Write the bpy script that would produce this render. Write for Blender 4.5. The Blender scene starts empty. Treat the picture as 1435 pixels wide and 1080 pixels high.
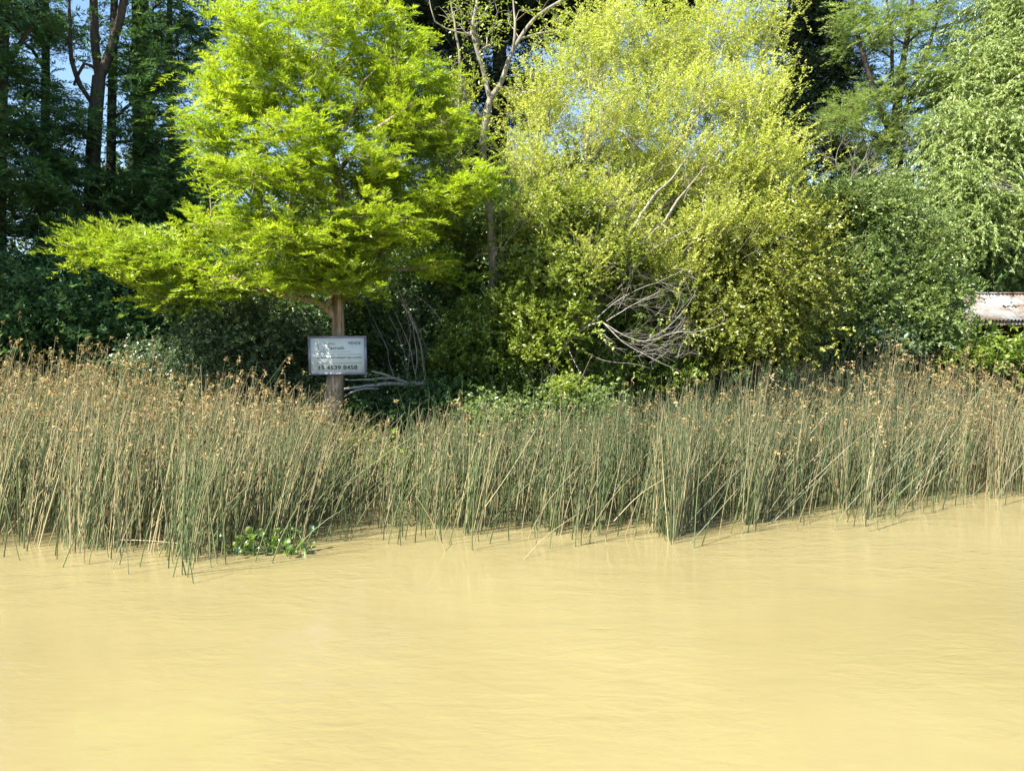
import bpy, math, random
import numpy as np
from mathutils import Vector, Matrix

SC = bpy.context.scene
COL = SC.collection
rng = np.random.default_rng(11)
random.seed(5)

# ------------------------------------------------------------------ camera
CAM_H, PITCH, FPX, CX, CY = 2.3, math.radians(3.11), 1105.0, 717.5, 540.0
cam_d = bpy.data.cameras.new('camera'); cam = bpy.data.objects.new('camera', cam_d); COL.objects.link(cam)
cam.location = (0, 0, CAM_H); cam.rotation_euler = (math.radians(90) - PITCH, 0, 0)
cam_d.sensor_width = 36; cam_d.lens = 36 * FPX / 1435.0; cam_d.clip_end = 3000; cam_d.clip_start = .05
SC.camera = cam
# ------------------------------------------------------------------ light
SUN_EL, SUN_AZ = math.radians(50), math.radians(-130)      # azimuth from +Y towards +X: the sun is on the left
W = bpy.data.worlds.new('World'); SC.world = W; W.use_nodes = True
nt = W.node_tree; nt.nodes.clear()
sky = nt.nodes.new('ShaderNodeTexSky'); sky.sky_type = 'NISHITA'; sky.sun_disc = False
sky.sun_elevation = SUN_EL; sky.sun_rotation = SUN_AZ; sky.air_density = 1.2; sky.dust_density = .3; sky.ozone_density = 4.0
bg = nt.nodes.new('ShaderNodeBackground'); bg.inputs['Strength'].default_value = .072
wo = nt.nodes.new('ShaderNodeOutputWorld')
nt.links.new(sky.outputs[0], bg.inputs[0]); nt.links.new(bg.outputs[0], wo.inputs[0])
sd = bpy.data.lights.new('sun', 'SUN'); sd.energy = 4.8; sd.angle = math.radians(.53); sd.color = (1, .93, .80)
sun = bpy.data.objects.new('sun', sd); COL.objects.link(sun)
sv = Vector((math.sin(SUN_AZ) * math.cos(SUN_EL), math.cos(SUN_AZ) * math.cos(SUN_EL), math.sin(SUN_EL)))
sun.rotation_euler = sv.to_track_quat('Z', 'Y').to_euler(); sun.location = (-20, -5, 30)
SC.view_settings.view_transform = 'Standard'; SC.view_settings.look = 'None'
SC.view_settings.exposure = 1.88; SC.view_settings.gamma = 1; SC.view_settings.use_curve_mapping = False
SC.cycles.max_bounces = 6; SC.cycles.diffuse_bounces = 3; SC.cycles.transmission_bounces = 4
SC.cycles.transparent_max_bounces = 8

cp, sp_ = math.cos(PITCH), math.sin(PITCH)
def at(px, py, Y):
    """the place at ground distance Y that lies in the direction of photo pixel (px, py)"""
    x = (px - CX) / FPX; z = -(py - CY) / FPX
    dy = cp + z * sp_; dz = -sp_ + z * cp
    return np.array([x / dy * Y, Y, CAM_H + dz / dy * Y])
def mpp(Y): return Y / FPX

# ------------------------------------------------------------------ object helpers
def tag(o, label=None, cat=None, group=None, kind=None):
    if label: o['label'] = label
    if cat: o['category'] = cat
    if group: o['group'] = group
    if kind: o['kind'] = kind
    return o
def empty(name, loc, label, cat, group=None):
    o = bpy.data.objects.new(name, None); o.location = Vector([float(v) for v in loc]); o.empty_display_size = .2
    COL.objects.link(o); return tag(o, label, cat, group)

class Geo:
    def __init__(s): s.v = []; s.q = []; s.c = []; s.n = 0
    def add(s, V, Q, C=None):
        V = np.asarray(V, float).reshape(-1, 3); Q = np.asarray(Q, int).reshape(-1, 4)
        if C is None: C = np.full((len(V), 3), .5)
        s.v.append(V); s.q.append(Q + s.n); s.c.append(np.asarray(C, float).reshape(-1, 3)); s.n += len(V)
    def build(s, name, mat, parent=None, smooth=False, kind=None):
        V = np.concatenate(s.v); Q = np.concatenate(s.q); C = np.concatenate(s.c)
        if parent is not None: V = V - np.array(parent.location)
        me = bpy.data.meshes.new(name)
        me.vertices.add(len(V)); me.vertices.foreach_set('co', V.astype(np.float32).ravel())
        me.loops.add(Q.size); me.loops.foreach_set('vertex_index', Q.astype(np.int32).ravel())
        me.polygons.add(len(Q)); me.polygons.foreach_set('loop_start', np.arange(0, Q.size, 4, dtype=np.int32))
        if smooth: me.polygons.foreach_set('use_smooth', np.ones(len(Q), bool))
        me.update(calc_edges=True)
        at_ = me.color_attributes.new('tint', 'FLOAT_COLOR', 'POINT')
        at_.data.foreach_set('color', np.concatenate([C, np.ones((len(C), 1))], 1).astype(np.float32).ravel())
        me.materials.append(mat)
        o = bpy.data.objects.new(name, me); COL.objects.link(o)
        if parent is not None: o.parent = parent
        if kind: o['kind'] = kind
        return o

def norm(a): return a / np.maximum(np.linalg.norm(a, axis=-1, keepdims=True), 1e-9)

def tubes(G, P, R, sides=3, tint=None):
    """P (N,K,3) centre lines, R (N,K) radii"""
    P = np.asarray(P, float); R = np.asarray(R, float)
    if P.ndim == 2: P = P[None]; R = R[None]
    N, K, _ = P.shape
    t = np.empty_like(P); t[:, 1:-1] = P[:, 2:] - P[:, :-2]; t[:, 0] = P[:, 1] - P[:, 0]; t[:, -1] = P[:, -1] - P[:, -2]
    t = norm(t)
    m = norm(P[:, -1] - P[:, 0])
    ref = np.where((np.abs(m[:, 2]) > .7)[:, None], np.array([1., 0, 0]), np.array([0, 0, 1.]))
    ref = np.broadcast_to(ref[:, None], t.shape)
    u = norm(np.cross(t, ref)); v = np.cross(t, u)
    a = np.arange(sides) * 2 * math.pi / sides
    V = P[:, :, None] + R[:, :, None, None] * (np.cos(a)[None, None, :, None] * u[:, :, None] + np.sin(a)[None, None, :, None] * v[:, :, None])
    i = np.arange(N)[:, None, None] * K * sides; k = np.arange(K - 1)[None, :, None] * sides; s = np.arange(sides)[None, None]
    s2 = (s + 1) % sides
    Q = np.stack([i + k + s, i + k + s2, i + k + sides + s2, i + k + sides + s], -1)
    C = None
    if tint is not None: C = np.broadcast_to(np.asarray(tint)[:, None, None, :], V.shape)
    G.add(V, Q, C)

def box(G, c, h, rot=None, tint=None):
    c = np.array(c); h = np.array(h)
    s = np.array([[-1,-1,-1],[1,-1,-1],[1,1,-1],[-1,1,-1],[-1,-1,1],[1,-1,1],[1,1,1],[-1,1,1]]) * h
    if rot is not None: s = s @ np.array(rot).T
    G.add(c + s, [[0,3,2,1],[4,5,6,7],[0,1,5,4],[1,2,6,5],[2,3,7,6],[3,0,4,7]], None if tint is None else np.tile(tint, (8, 1)))

def leaves(G, B, F, W_, length, width, tint, fold=.15, mid=.45):
    """B base points, F unit direction, W_ unit side, one folded diamond for each leaf"""
    n = len(B); length = np.broadcast_to(length, (n,))[:, None]; width = np.broadcast_to(width, (n,))[:, None]
    nn = norm(np.cross(F, W_))
    a = B; c = B + F * length
    m = B + F * length * mid + nn * width * fold
    l = m + W_ * width * .5; r = m - W_ * width * .5
    V = np.stack([a, l, c, r], 1)
    Q = np.arange(n * 4).reshape(n, 4)
    G.add(V, Q, np.repeat(tint, 4, axis=0))

# ------------------------------------------------------------------ materials
def new_mat(name):
    m = bpy.data.materials.new(name); m.use_nodes = True; m.node_tree.nodes.clear()
    return m, m.node_tree.nodes, m.node_tree.links
def ramp(N, stops):
    r = N.new('ShaderNodeValToRGB'); e = r.color_ramp.elements
    while len(e) < len(stops): e.new(.5)
    for k, (p, c) in enumerate(stops): e[k].position = p; e[k].color = (*c, 1)
    return r
def leaf_mat(name, stops, trans=.42, gloss=.05, rough=.45, tgain=1.25, twarm=(1.05, 1.05, .6), inst=.45):
    m, N, L = new_mat(name)
    a = N.new('ShaderNodeAttribute'); a.attribute_name = 'tint'
    sx = N.new('ShaderNodeSeparateColor'); L.new(a.outputs['Color'], sx.inputs[0])
    r = ramp(N, stops)
    if inst:
        ia = N.new('ShaderNodeAttribute'); ia.attribute_type = 'INSTANCER'; ia.attribute_name = 'ctint'
        mi = N.new('ShaderNodeMix'); mi.data_type = 'FLOAT'; mi.inputs[0].default_value = inst
        L.new(sx.outputs[0], mi.inputs[2]); L.new(ia.outputs['Fac'], mi.inputs[3]); L.new(mi.outputs[0], r.inputs[0])
    else: L.new(sx.outputs[0], r.inputs[0])
    hs = N.new('ShaderNodeHueSaturation'); L.new(r.outputs[0], hs.inputs['Color'])
    mr = N.new('ShaderNodeMapRange'); mr.inputs['To Min'].default_value = .72; mr.inputs['To Max'].default_value = 1.28
    L.new(sx.outputs[1], mr.inputs[0]); L.new(mr.outputs[0], hs.inputs['Value'])
    d = N.new('ShaderNodeBsdfDiffuse'); L.new(hs.outputs[0], d.inputs[0])
    mu = N.new('ShaderNodeMix'); mu.data_type = 'RGBA'; mu.blend_type = 'MULTIPLY'; mu.inputs[0].default_value = 1
    L.new(hs.outputs[0], mu.inputs[6]); mu.inputs[7].default_value = (tgain * twarm[0], tgain * twarm[1], tgain * twarm[2], 1)
    t = N.new('ShaderNodeBsdfTranslucent'); L.new(mu.outputs[2], t.inputs[0])
    x = N.new('ShaderNodeMixShader'); x.inputs[0].default_value = trans
    L.new(d.outputs[0], x.inputs[1]); L.new(t.outputs[0], x.inputs[2])
    g = N.new('ShaderNodeBsdfGlossy'); g.inputs['Roughness'].default_value = rough
    y = N.new('ShaderNodeMixShader'); y.inputs[0].default_value = gloss
    L.new(x.outputs[0], y.inputs[1]); L.new(g.outputs[0], y.inputs[2])
    o = N.new('ShaderNodeOutputMaterial'); L.new(y.outputs[0], o.inputs[0])
    return m
def bark_mat(name, c1, c2, scale=9, rough=.85, stretch=.18, bump=.5):
    m, N, L = new_mat(name)
    tc = N.new('ShaderNodeTexCoord'); mp = N.new('ShaderNodeMapping'); mp.inputs['Scale'].default_value = (1, 1, stretch)
    L.new(tc.outputs['Object'], mp.inputs[0])
    n = N.new('ShaderNodeTexNoise'); n.inputs['Scale'].default_value = scale * 3; n.inputs['Detail'].default_value = 6; L.new(mp.outputs[0], n.inputs[0])
    n2 = N.new('ShaderNodeTexNoise'); n2.inputs['Scale'].default_value = 2.2; L.new(tc.outputs['Object'], n2.inputs[0])
    ad = N.new('ShaderNodeMath'); ad.operation = 'MULTIPLY_ADD'; ad.inputs[1].default_value = .6; L.new(n.outputs[0], ad.inputs[0])
    m3 = N.new('ShaderNodeMath'); m3.operation = 'MULTIPLY'; m3.inputs[1].default_value = .4; L.new(n2.outputs[0], m3.inputs[0]); L.new(m3.outputs[0], ad.inputs[2])
    r = ramp(N, [(.36, c1), (.62, c2)]); L.new(ad.outputs[0], r.inputs[0])
    b = N.new('ShaderNodeBump'); b.inputs['Strength'].default_value = bump; b.inputs['Distance'].default_value = .02; L.new(n.outputs[0], b.inputs['Height'])
    p = N.new('ShaderNodeBsdfPrincipled'); p.inputs['Roughness'].default_value = rough
    p.inputs['Specular IOR Level'].default_value = .2
    L.new(r.outputs[0], p.inputs['Base Color']); L.new(b.outputs[0], p.inputs['Normal'])
    o = N.new('ShaderNodeOutputMaterial'); L.new(p.outputs[0], o.inputs[0])
    return m
def plain(name, c, rough=.6, metal=0, var=.1, scale=8, spec=.4):
    m, N, L = new_mat(name)
    tc = N.new('ShaderNodeTexCoord'); n = N.new('ShaderNodeTexNoise'); n.inputs['Scale'].default_value = scale; n.inputs['Detail'].default_value = 4
    L.new(tc.outputs['Object'], n.inputs[0])
    r = ramp(N, [(.3, tuple(v * (1 - var) for v in c)), (.7, tuple(min(1, v * (1 + var)) for v in c))]); L.new(n.outputs[0], r.inputs[0])
    p = N.new('ShaderNodeBsdfPrincipled'); p.inputs['Roughness'].default_value = rough; p.inputs['Metallic'].default_value = metal
    p.inputs['Specular IOR Level'].default_value = spec
    L.new(r.outputs[0], p.inputs['Base Color'])
    o = N.new('ShaderNodeOutputMaterial'); L.new(p.outputs[0], o.inputs[0])
    return m

M_CYP = leaf_mat('cypress_leaf', [(0, (.13, .21, .015)), (.45, (.26, .36, .022)), (1, (.44, .50, .04))], trans=.5, tgain=1.3)
M_WIL = leaf_mat('willow_leaf', [(0, (.26, .33, .05)), (.5, (.43, .48, .10)), (.85, (.56, .57, .16)), (1, (.42, .37, .20))], trans=.45)
M_RWIL = leaf_mat('pale_willow_leaf', [(0, (.12, .19, .045)), (.5, (.25, .33, .095)), (1, (.38, .44, .16))], trans=.4)
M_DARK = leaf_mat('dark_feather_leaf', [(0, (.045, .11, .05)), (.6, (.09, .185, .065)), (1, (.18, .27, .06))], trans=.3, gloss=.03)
M_PINE = leaf_mat('conifer_needle', [(0, (.010, .020, .012)), (1, (.025, .045, .025))], trans=.1, gloss=.03)
M_MID = leaf_mat('mid_feather_leaf', [(0, (.08, .14, .05)), (.6, (.18, .25, .075)), (1, (.32, .36, .11))], trans=.4)
M_BUSH = leaf_mat('bush_leaf', [(0, (.05, .10, .014)), (.5, (.14, .21, .028)), (.9, (.28, .34, .055)), (1, (.38, .37, .12))], trans=.35, gloss=.06, rough=.45)
M_OLIVE = leaf_mat('olive_leaf', [(0, (.08, .115, .014)), (.5, (.18, .215, .03)), (.9, (.32, .32, .05)), (1, (.33, .22, .06))], trans=.35, gloss=.06)
M_GREY = leaf_mat('grey_green_leaf', [(0, (.05, .095, .04)), (.6, (.10, .16, .065)), (1, (.22, .27, .11))], trans=.3, gloss=.09, rough=.42)
M_DEEP = leaf_mat('deep_green_leaf', [(0, (.035, .08, .022)), (.6, (.07, .135, .038)), (1, (.15, .22, .07))], trans=.3, gloss=.05, rough=.5)
M_YEL = leaf_mat('fresh_leaf', [(0, (.14, .21, .02)), (1, (.32, .38, .06))], trans=.45)
M_FEATH = leaf_mat('pale_feather_leaf', [(0, (.10, .17, .06)), (.6, (.24, .32, .10)), (1, (.40, .42, .15))], trans=.45)
M_FRESH = leaf_mat('light_bush_leaf', [(0, (.09, .15, .02)), (.5, (.18, .25, .03)), (1, (.33, .37, .08))], trans=.42, gloss=.06)
M_FAR = leaf_mat('far_leaf', [(0, (.06, .10, .04)), (.6, (.12, .17, .05)), (1, (.22, .25, .07))], trans=.35)
M_BARK = bark_mat('cypress_bark', (.12, .075, .05), (.46, .35, .25), bump=1.0, stretch=.1)
M_DBARK = bark_mat('dark_bark', (.030, .024, .020), (.085, .068, .055))
M_GBARK = bark_mat('grey_bark', (.12, .11, .085), (.32, .29, .23))
M_DEAD = bark_mat('bleached_wood', (.13, .12, .108), (.33, .305, .275), bump=.25)
M_MBARK = bark_mat('brown_bark', (.06, .045, .03), (.17, .13, .095))

# ------------------------------------------------------------------ crowns: leafy sprays set on the branch ends by geometry nodes
_groups = {}
def spray_group(fol, mat):
    key = (tuple(sorted((k, v) for k, v in fol.items() if k != 'm')), mat.name)
    if key in _groups: return _groups[key]
    f = {k: v for k, v in fol.items() if k != 'm'}
    ng = bpy.data.node_groups.new('leafy_sprays', 'GeometryNodeTree')
    ng.interface.new_socket('Geometry', in_out='INPUT', socket_type='NodeSocketGeometry'); ng.interface.new_socket('Geometry', in_out='OUTPUT', socket_type='NodeSocketGeometry')
    N, L = ng.nodes, ng.links; gi = N.new('NodeGroupInput'); go = N.new('NodeGroupOutput'); jg = N.new('GeometryNodeJoinGeometry')
    for k in range(7):
        Gp = Geo(); foliage(Gp, None, np.zeros((1, 3)), np.array([[1., 0, .15]]), **f)
        o = Gp.build('leafy_spray', mat); COL.objects.unlink(o); o.use_fake_user = True
        oi = N.new('GeometryNodeObjectInfo'); oi.inputs[0].default_value = o; gt = N.new('GeometryNodeGeometryToInstance')
        L.new(oi.outputs['Geometry'], gt.inputs[0]); L.new(gt.outputs[0], jg.inputs[0])
    ip = N.new('GeometryNodeInstanceOnPoints'); L.new(gi.outputs[0], ip.inputs['Points']); L.new(jg.outputs[0], ip.inputs['Instance'])
    ip.inputs['Pick Instance'].default_value = True
    def na(name, typ):
        a = N.new('GeometryNodeInputNamedAttribute'); a.data_type = typ; a.inputs[0].default_value = name; return a.outputs[0]
    L.new(na('variant', 'INT'), ip.inputs['Instance Index'])
    er = N.new('FunctionNodeEulerToRotation'); L.new(na('rot', 'FLOAT_VECTOR'), er.inputs[0]); L.new(er.outputs[0], ip.inputs['Rotation'])
    L.new(na('scl', 'FLOAT'), ip.inputs['Scale']); L.new(ip.outputs[0], go.inputs[0])
    _groups[key] = ng; return ng
def crown_object(name, T, D, fol, mat, parent, kind='stuff', spread=None):
    m = fol.get('m', 2); n = len(T) * m; jit = fol.get('jit', .1) if spread is None else spread
    P = np.repeat(T, m, 0) + rng.normal(0, 1, (n, 3)) * jit * np.array([1, 1, .7]); P[::m] = T
    az = np.repeat(np.arctan2(D[:, 1], D[:, 0]), m) + rng.normal(0, .6, n)
    rot = np.stack([rng.normal(0, .22, n), rng.normal(-.1, .25, n), az], -1)
    ct = np.clip(np.repeat(rng.uniform(0, 1, len(T)), m) * .6 + rng.uniform(0, .4, n), 0, 1)
    if parent is not None: P = P - np.array(parent.location)
    me = bpy.data.meshes.new(name); me.vertices.add(n); me.vertices.foreach_set('co', P.astype(np.float32).ravel())
    a = me.attributes.new('rot', 'FLOAT_VECTOR', 'POINT'); a.data.foreach_set('vector', rot.astype(np.float32).ravel())
    a = me.attributes.new('scl', 'FLOAT', 'POINT'); a.data.foreach_set('value', rng.uniform(.6, 1.3, n).astype(np.float32))
    a = me.attributes.new('ctint', 'FLOAT', 'POINT'); a.data.foreach_set('value', ct.astype(np.float32))
    a = me.attributes.new('variant', 'INT', 'POINT'); a.data.foreach_set('value', rng.integers(0, 7, n).astype(np.int32))
    me.materials.append(mat); me.update()
    o = bpy.data.objects.new(name, me); COL.objects.link(o)
    if parent is not None: o.parent = parent
    if kind: o['kind'] = kind
    md = o.modifiers.new('sprays', 'NODES'); md.node_group = spray_group(fol, mat)
    return o

# ------------------------------------------------------------------ trees
def poly(pts, step=.25, wob=.0):
    """smooth a list of (x,y,z,r) into closely spaced nodes"""
    p = np.array(pts, float)
    if len(p) == 2: p = np.array([p[0], (p[0] + p[1]) / 2, p[1]])
    q = np.concatenate([[2 * p[0] - p[1]], p, [2 * p[-1] - p[-2]]])
    out = []
    for i in range(1, len(q) - 2):
        L = np.linalg.norm(q[i + 1, :3] - q[i, :3]); n = max(2, int(L / step))
        for k in range(n):
            t = k / n
            out.append(.5 * ((2 * q[i]) + (-q[i - 1] + q[i + 1]) * t + (2 * q[i - 1] - 5 * q[i] + 4 * q[i + 1] - q[i + 2]) * t * t
                             + (-q[i - 1] + 3 * q[i] - 3 * q[i + 1] + q[i + 2]) * t ** 3))
    out.append(q[-2]); out = np.array(out)
    if wob > 0: out[1:, :3] += rng.normal(0, wob, (len(out) - 1, 3))
    out[:, 3] = np.maximum(out[:, 3], .002)
    return out
def pxline(l):
    return [(*at(a, b, Y), r) for (a, b, Y, r) in l]
def tube1(G, p, sides=7):
    tubes(G, p[None, :, :3], p[None, :, 3], sides)

def blob_targets(blobs, shrink=0.):
    T = []; D = []
    for (cx, cy, rx, ry, Y, rd, n) in blobs:
        c = at(cx, cy, Y); m = mpp(Y)
        d = norm(rng.normal(size=(n, 3))); r = rng.uniform(.15, 1, (n, 1)) ** .5
        T.append(c + d * r * np.array([max(rx * m - shrink, rx * m * .45), rd, max(ry * m - shrink * .8, ry * m * .45)])); D.append(d * np.array([1, 1, .6]))
    return np.concatenate(T), np.concatenate(D)

def grow(nodes, T, step=.3, up=.6, wob=.03):
    """join every target to the nearest fitting node of the skeleton; returns polylines of node ids"""
    cap = 60000
    P = np.zeros((cap, 3)); par = np.full(cap, -1); rd = np.zeros(cap)
    n = len(nodes[0]); P[:n], par[:n], rd[:n] = nodes
    n0 = n; root = P[0]
    order = np.argsort(np.linalg.norm(T - root, axis=1)); lines = []
    for ti in order:
        t = T[ti]; dv = t - P[:n]; dist = np.linalg.norm(dv, axis=1)
        cost = dist + .35 * rd[:n] + up * np.maximum(0, P[:n, 2] + .25 * dist - t[2])
        b = int(np.argmin(cost)); k = max(2, int(dist[b] / step))
        L = dist[b]; u = np.arange(1, k + 1)[:, None] / k
        line = P[b] + (t - P[b]) * u + np.array([0, 0, 1.]) * (np.sin(u * math.pi) * L * .10)
        j = rng.normal(0, wob * min(1, L), (k, 3)); j[-1] = 0; line = line + j
        ids = np.arange(n, n + k); P[ids] = line; par[ids[0]] = b; par[ids[1:]] = ids[:-1]
        rd[ids] = rd[b] + u[:, 0] * L; lines.append([b] + list(ids)); n += k
        if n > cap - 100: break
    cnt = np.ones(n)
    for i in range(n - 1, 0, -1):
        if par[i] >= 0 : cnt[par[i]] += cnt[i] * (1.0 if par[i] < i else 0)
    return P[:n], cnt, lines, par, n0

def foliage(Gl, Gt, T, D, ntw=8, L=.4, nl=30, ll=.09, lw=.014, style='feather', droop=.15, spread=1., flat=.35, tw_r=.003, clump=.5, jit=.1):
    n = len(T) * ntw
    o = np.repeat(T, ntw, 0) + rng.normal(0, jit, (n, 3)) * np.array([1, 1, .6]); D_ = np.repeat(D, ntw, 0)
    d = norm(norm(D_) * .7 + rng.normal(size=(n, 3)) * spread * .6)
    if style == 'feather': d[:, 2] *= flat; d[:, 2] += .05; d = norm(d)
    if style == 'weep': d[:, 2] = d[:, 2] * .5 + .1; d = norm(d)
    if style == 'up': d[:, 2] = np.abs(d[:, 2]) * .8 + .55; d = norm(d)
    Ls = L * rng.uniform(.6, 1.25, (n, 1))
    def pos(t): return o[:, None] + d[:, None] * Ls[:, None] * t[..., None] - np.array([0, 0, 1.]) * droop * Ls[:, None] * (t[..., None] ** 2)
    t = np.sort(rng.uniform(.08, 1.0, (n, nl)), 1); B = pos(t)
    tan = norm(d[:, None] - np.array([0, 0, 1.]) * 2 * droop * t[..., None])
    upv = np.array([0, 0, 1.]) + rng.normal(0, .12, (n, 1, 3))
    side = norm(np.cross(tan, upv)); s = np.where(np.arange(nl) % 2 == 0, 1., -1.)[None, :, None]
    if style == 'feather':
        F = norm(tan * .65 + side * s * .75 + np.array([0, 0, .28]) + rng.normal(0, .22, B.shape))
        Wd = norm(np.cross(F, upv + rng.normal(0, .45, B.shape)))
        taper = 1.15 - .6 * t
    elif style == 'weep':
        F = norm(tan * .5 + side * s * .35 + np.array([0, 0, -.55]) + rng.normal(0, .28, B.shape)); Wd = norm(np.cross(F, rng.normal(size=B.shape))); taper = 1.1 - .3 * t
    elif style == 'needle':
        F = norm(tan * .6 + rng.normal(0, .6, B.shape)); Wd = norm(np.cross(F, rng.normal(size=B.shape))); taper = np.ones_like(t)
    else:
        F = norm(tan * .45 + side * s * .6 + rng.normal(0, .42, B.shape))
        Wd = norm(np.cross(F, np.array([0, 0, 1.]) + rng.normal(0, .6, B.shape))); taper = np.ones_like(t)
    ln = (ll * rng.uniform(.7, 1.25, t.shape) * taper).ravel(); wd = (lw * rng.uniform(.8, 1.2, t.shape)).ravel()
    cl = np.repeat(rng.uniform(0, 1, len(T)), ntw)[:, None]; tw = rng.uniform(0, 1, (n, 1))
    R = np.clip(clump * (.55 * cl + .45 * tw) + (1 - clump) * rng.uniform(0, 1, t.shape), 0, 1)
    C = np.stack([R, rng.uniform(0, 1, t.shape), tw + 0 * t], -1).reshape(-1, 3)
    leaves(Gl, B.reshape(-1, 3), F.reshape(-1, 3), Wd.reshape(-1, 3), ln, wd, C)
    if Gt is not None:
        tt = np.broadcast_to(np.linspace(0, 1, 3), (n, 3)); tubes(Gt, pos(tt), np.broadcast_to(np.array([1.4, 1, .4]) * tw_r, (n, 3)), 3)

def tree(name, label, cat, trunk, limbs, blobs, fol, leafm, barkm, group=None, trunk_sides=9, rtip=.006, rpow=.42, ground=True, rmax=.08, up=.6, kind_crown='stuff', extra=None):
    tr = pxline(trunk)
    if ground:
        b = np.array(tr[0]); gz = ground_z(b[0], b[1]) - .08; tr = [(b[0], b[1], gz, b[3] * 1.25)] + tr if gz < b[2] - .1 else tr
    tr = poly(tr, .3, .0)
    root = empty(name, tr[0, :3], label, cat, group)
    g = Geo(); tube1(g, tr, trunk_sides); g.build('trunk', barkm, root, smooth=True)
    P = [tr[:, :3]]; par = [np.arange(len(tr)) - 1]; rd = [np.r_[0, np.cumsum(np.linalg.norm(np.diff(tr[:, :3], axis=0), axis=1))]]
    nn = len(tr)
    for lb in limbs:
        lp = poly(pxline(lb), .22, .006)
        g = Geo(); tube1(g, lp, 7); g.build('limb', barkm, root, smooth=True)
        allP = np.concatenate(P); b = int(np.argmin(np.linalg.norm(allP - lp[0, :3], axis=1)))
        P.append(lp[:, :3]); par.append(np.r_[b, np.arange(nn, nn + len(lp) - 1)])
        rd.append(np.concatenate(rd)[b] + np.r_[0, np.cumsum(np.linalg.norm(np.diff(lp[:, :3], axis=0), axis=1))]); nn += len(lp)
    T, D = blob_targets(blobs, fol['L'] * .55)
    keep = T[:, 2] > .25; T, D = T[keep], D[keep]
    PP, cnt, lines, par_, n0 = grow((np.concatenate(P), np.concatenate(par), np.concatenate(rd)), T, up=up)
    Gb = Geo()
    for l in lines:
        r = np.minimum(rtip * cnt[l] ** rpow, rmax); r[0] = min(r[0], r[1] * 1.1)
        tubes(Gb, PP[l][None], r[None], 5 if r.max() > .015 else 3)
    # the crown's spray directions: along the branch that carries them, mixed with outward
    Dm = {}
    order = np.argsort(np.linalg.norm(T - PP[0], axis=1))
    D2 = D.copy()
    for l, ti in zip(lines, order):
        v = PP[l[-1]] - PP[l[0]]; D2[ti] = norm(v) * .8 + D[ti] * .6
    for q in range(len(T)):      # a few visible twigs at every branch end
        for w_ in range(2):
            v = norm(norm(D2[q]) * .7 + rng.normal(0, .5, 3)) * fol['L'] * rng.uniform(.5, .9)
            tubes(Gb, np.array([[T[q], T[q] + v * .55 + [0, 0, .02], T[q] + v]]), np.array([[.0045, .0035, .002]]) * (1 + fol['L']), 3)
    Gb.build('branches', barkm, root, smooth=True, kind='stuff')
    crown_object('crown', T, D2, fol, leafm, root, kind_crown)
    return root

# ------------------------------------------------------------------ ground and water
def shore_y(x):
    return 12.4 + .5 * np.sin(x * .35 + 1) + .25 * np.sin(x * 1.1) + np.maximum(0, x) * .12
def ground_z(x, y):
    s = shore_y(np.asarray(x, float))
    d = np.asarray(y, float) - s
    z = np.where(d < 0, np.maximum(d * .22, -1.6), np.minimum(.30, d * .16))
    z = z + .05 * np.sin(np.asarray(x) * .9) * np.sin(np.asarray(y) * .7) * (d > .5)
    return z
xs = np.unique(np.r_[np.linspace(-900, -40, 30), np.linspace(-40, 40, 120), np.linspace(40, 900, 30)])
ys = np.unique(np.r_[np.linspace(-900, -20, 20), np.linspace(-20, 6, 12), np.linspace(6, 40, 90), np.linspace(40, 1200, 40)])
X, Yg = np.meshgrid(xs, ys); Z = ground_z(X, Yg)
g = Geo(); nx = len(xs); ii = (np.arange(len(ys) - 1)[:, None] * nx + np.arange(nx - 1)[None]).ravel()
g.add(np.stack([X, Yg, Z], -1), np.stack([ii, ii + 1, ii + nx + 1, ii + nx], -1))
M_SOIL = plain('river_bank_soil', (.04, .03, .018), .95, var=.4, scale=1.5)
g.build('ground', M_SOIL, smooth=True, kind='structure')

m, N, L = new_mat('silty_water')
p = N.new('ShaderNodeBsdfPrincipled')
tc = N.new('ShaderNodeTexCoord')
n1 = N.new('ShaderNodeTexNoise'); n1.inputs['Scale'].default_value = .25; n1.inputs['Detail'].default_value = 3; L.new(tc.outputs['Object'], n1.inputs[0])
r = ramp(N, [(.3, (.207, .174, .081)), (.7, (.243, .208, .101))]); L.new(n1.outputs[0], r.inputs[0]); L.new(r.outputs[0], p.inputs['Base Color'])
p.inputs['Roughness'].default_value = .045; p.inputs['IOR'].default_value = 1.5
p.inputs['Subsurface Weight'].default_value = .3; p.inputs['Subsurface Scale'].default_value = .16
p.inputs['Subsurface Radius'].default_value = (1, .8, .45)
mk = N.new('ShaderNodeTexNoise'); mk.inputs['Scale'].default_value = .38; mk.inputs['Detail'].default_value = 3; mk.inputs['Distortion'].default_value = 1.2
L.new(tc.outputs['Object'], mk.inputs[0])
mkr = N.new('ShaderNodeMapRange'); mkr.inputs[1].default_value = .38; mkr.inputs[2].default_value = .66; mkr.inputs[3].default_value = .15; mkr.inputs[4].default_value = 1.0
L.new(mk.outputs[0], mkr.inputs[0])
prev = None
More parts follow.
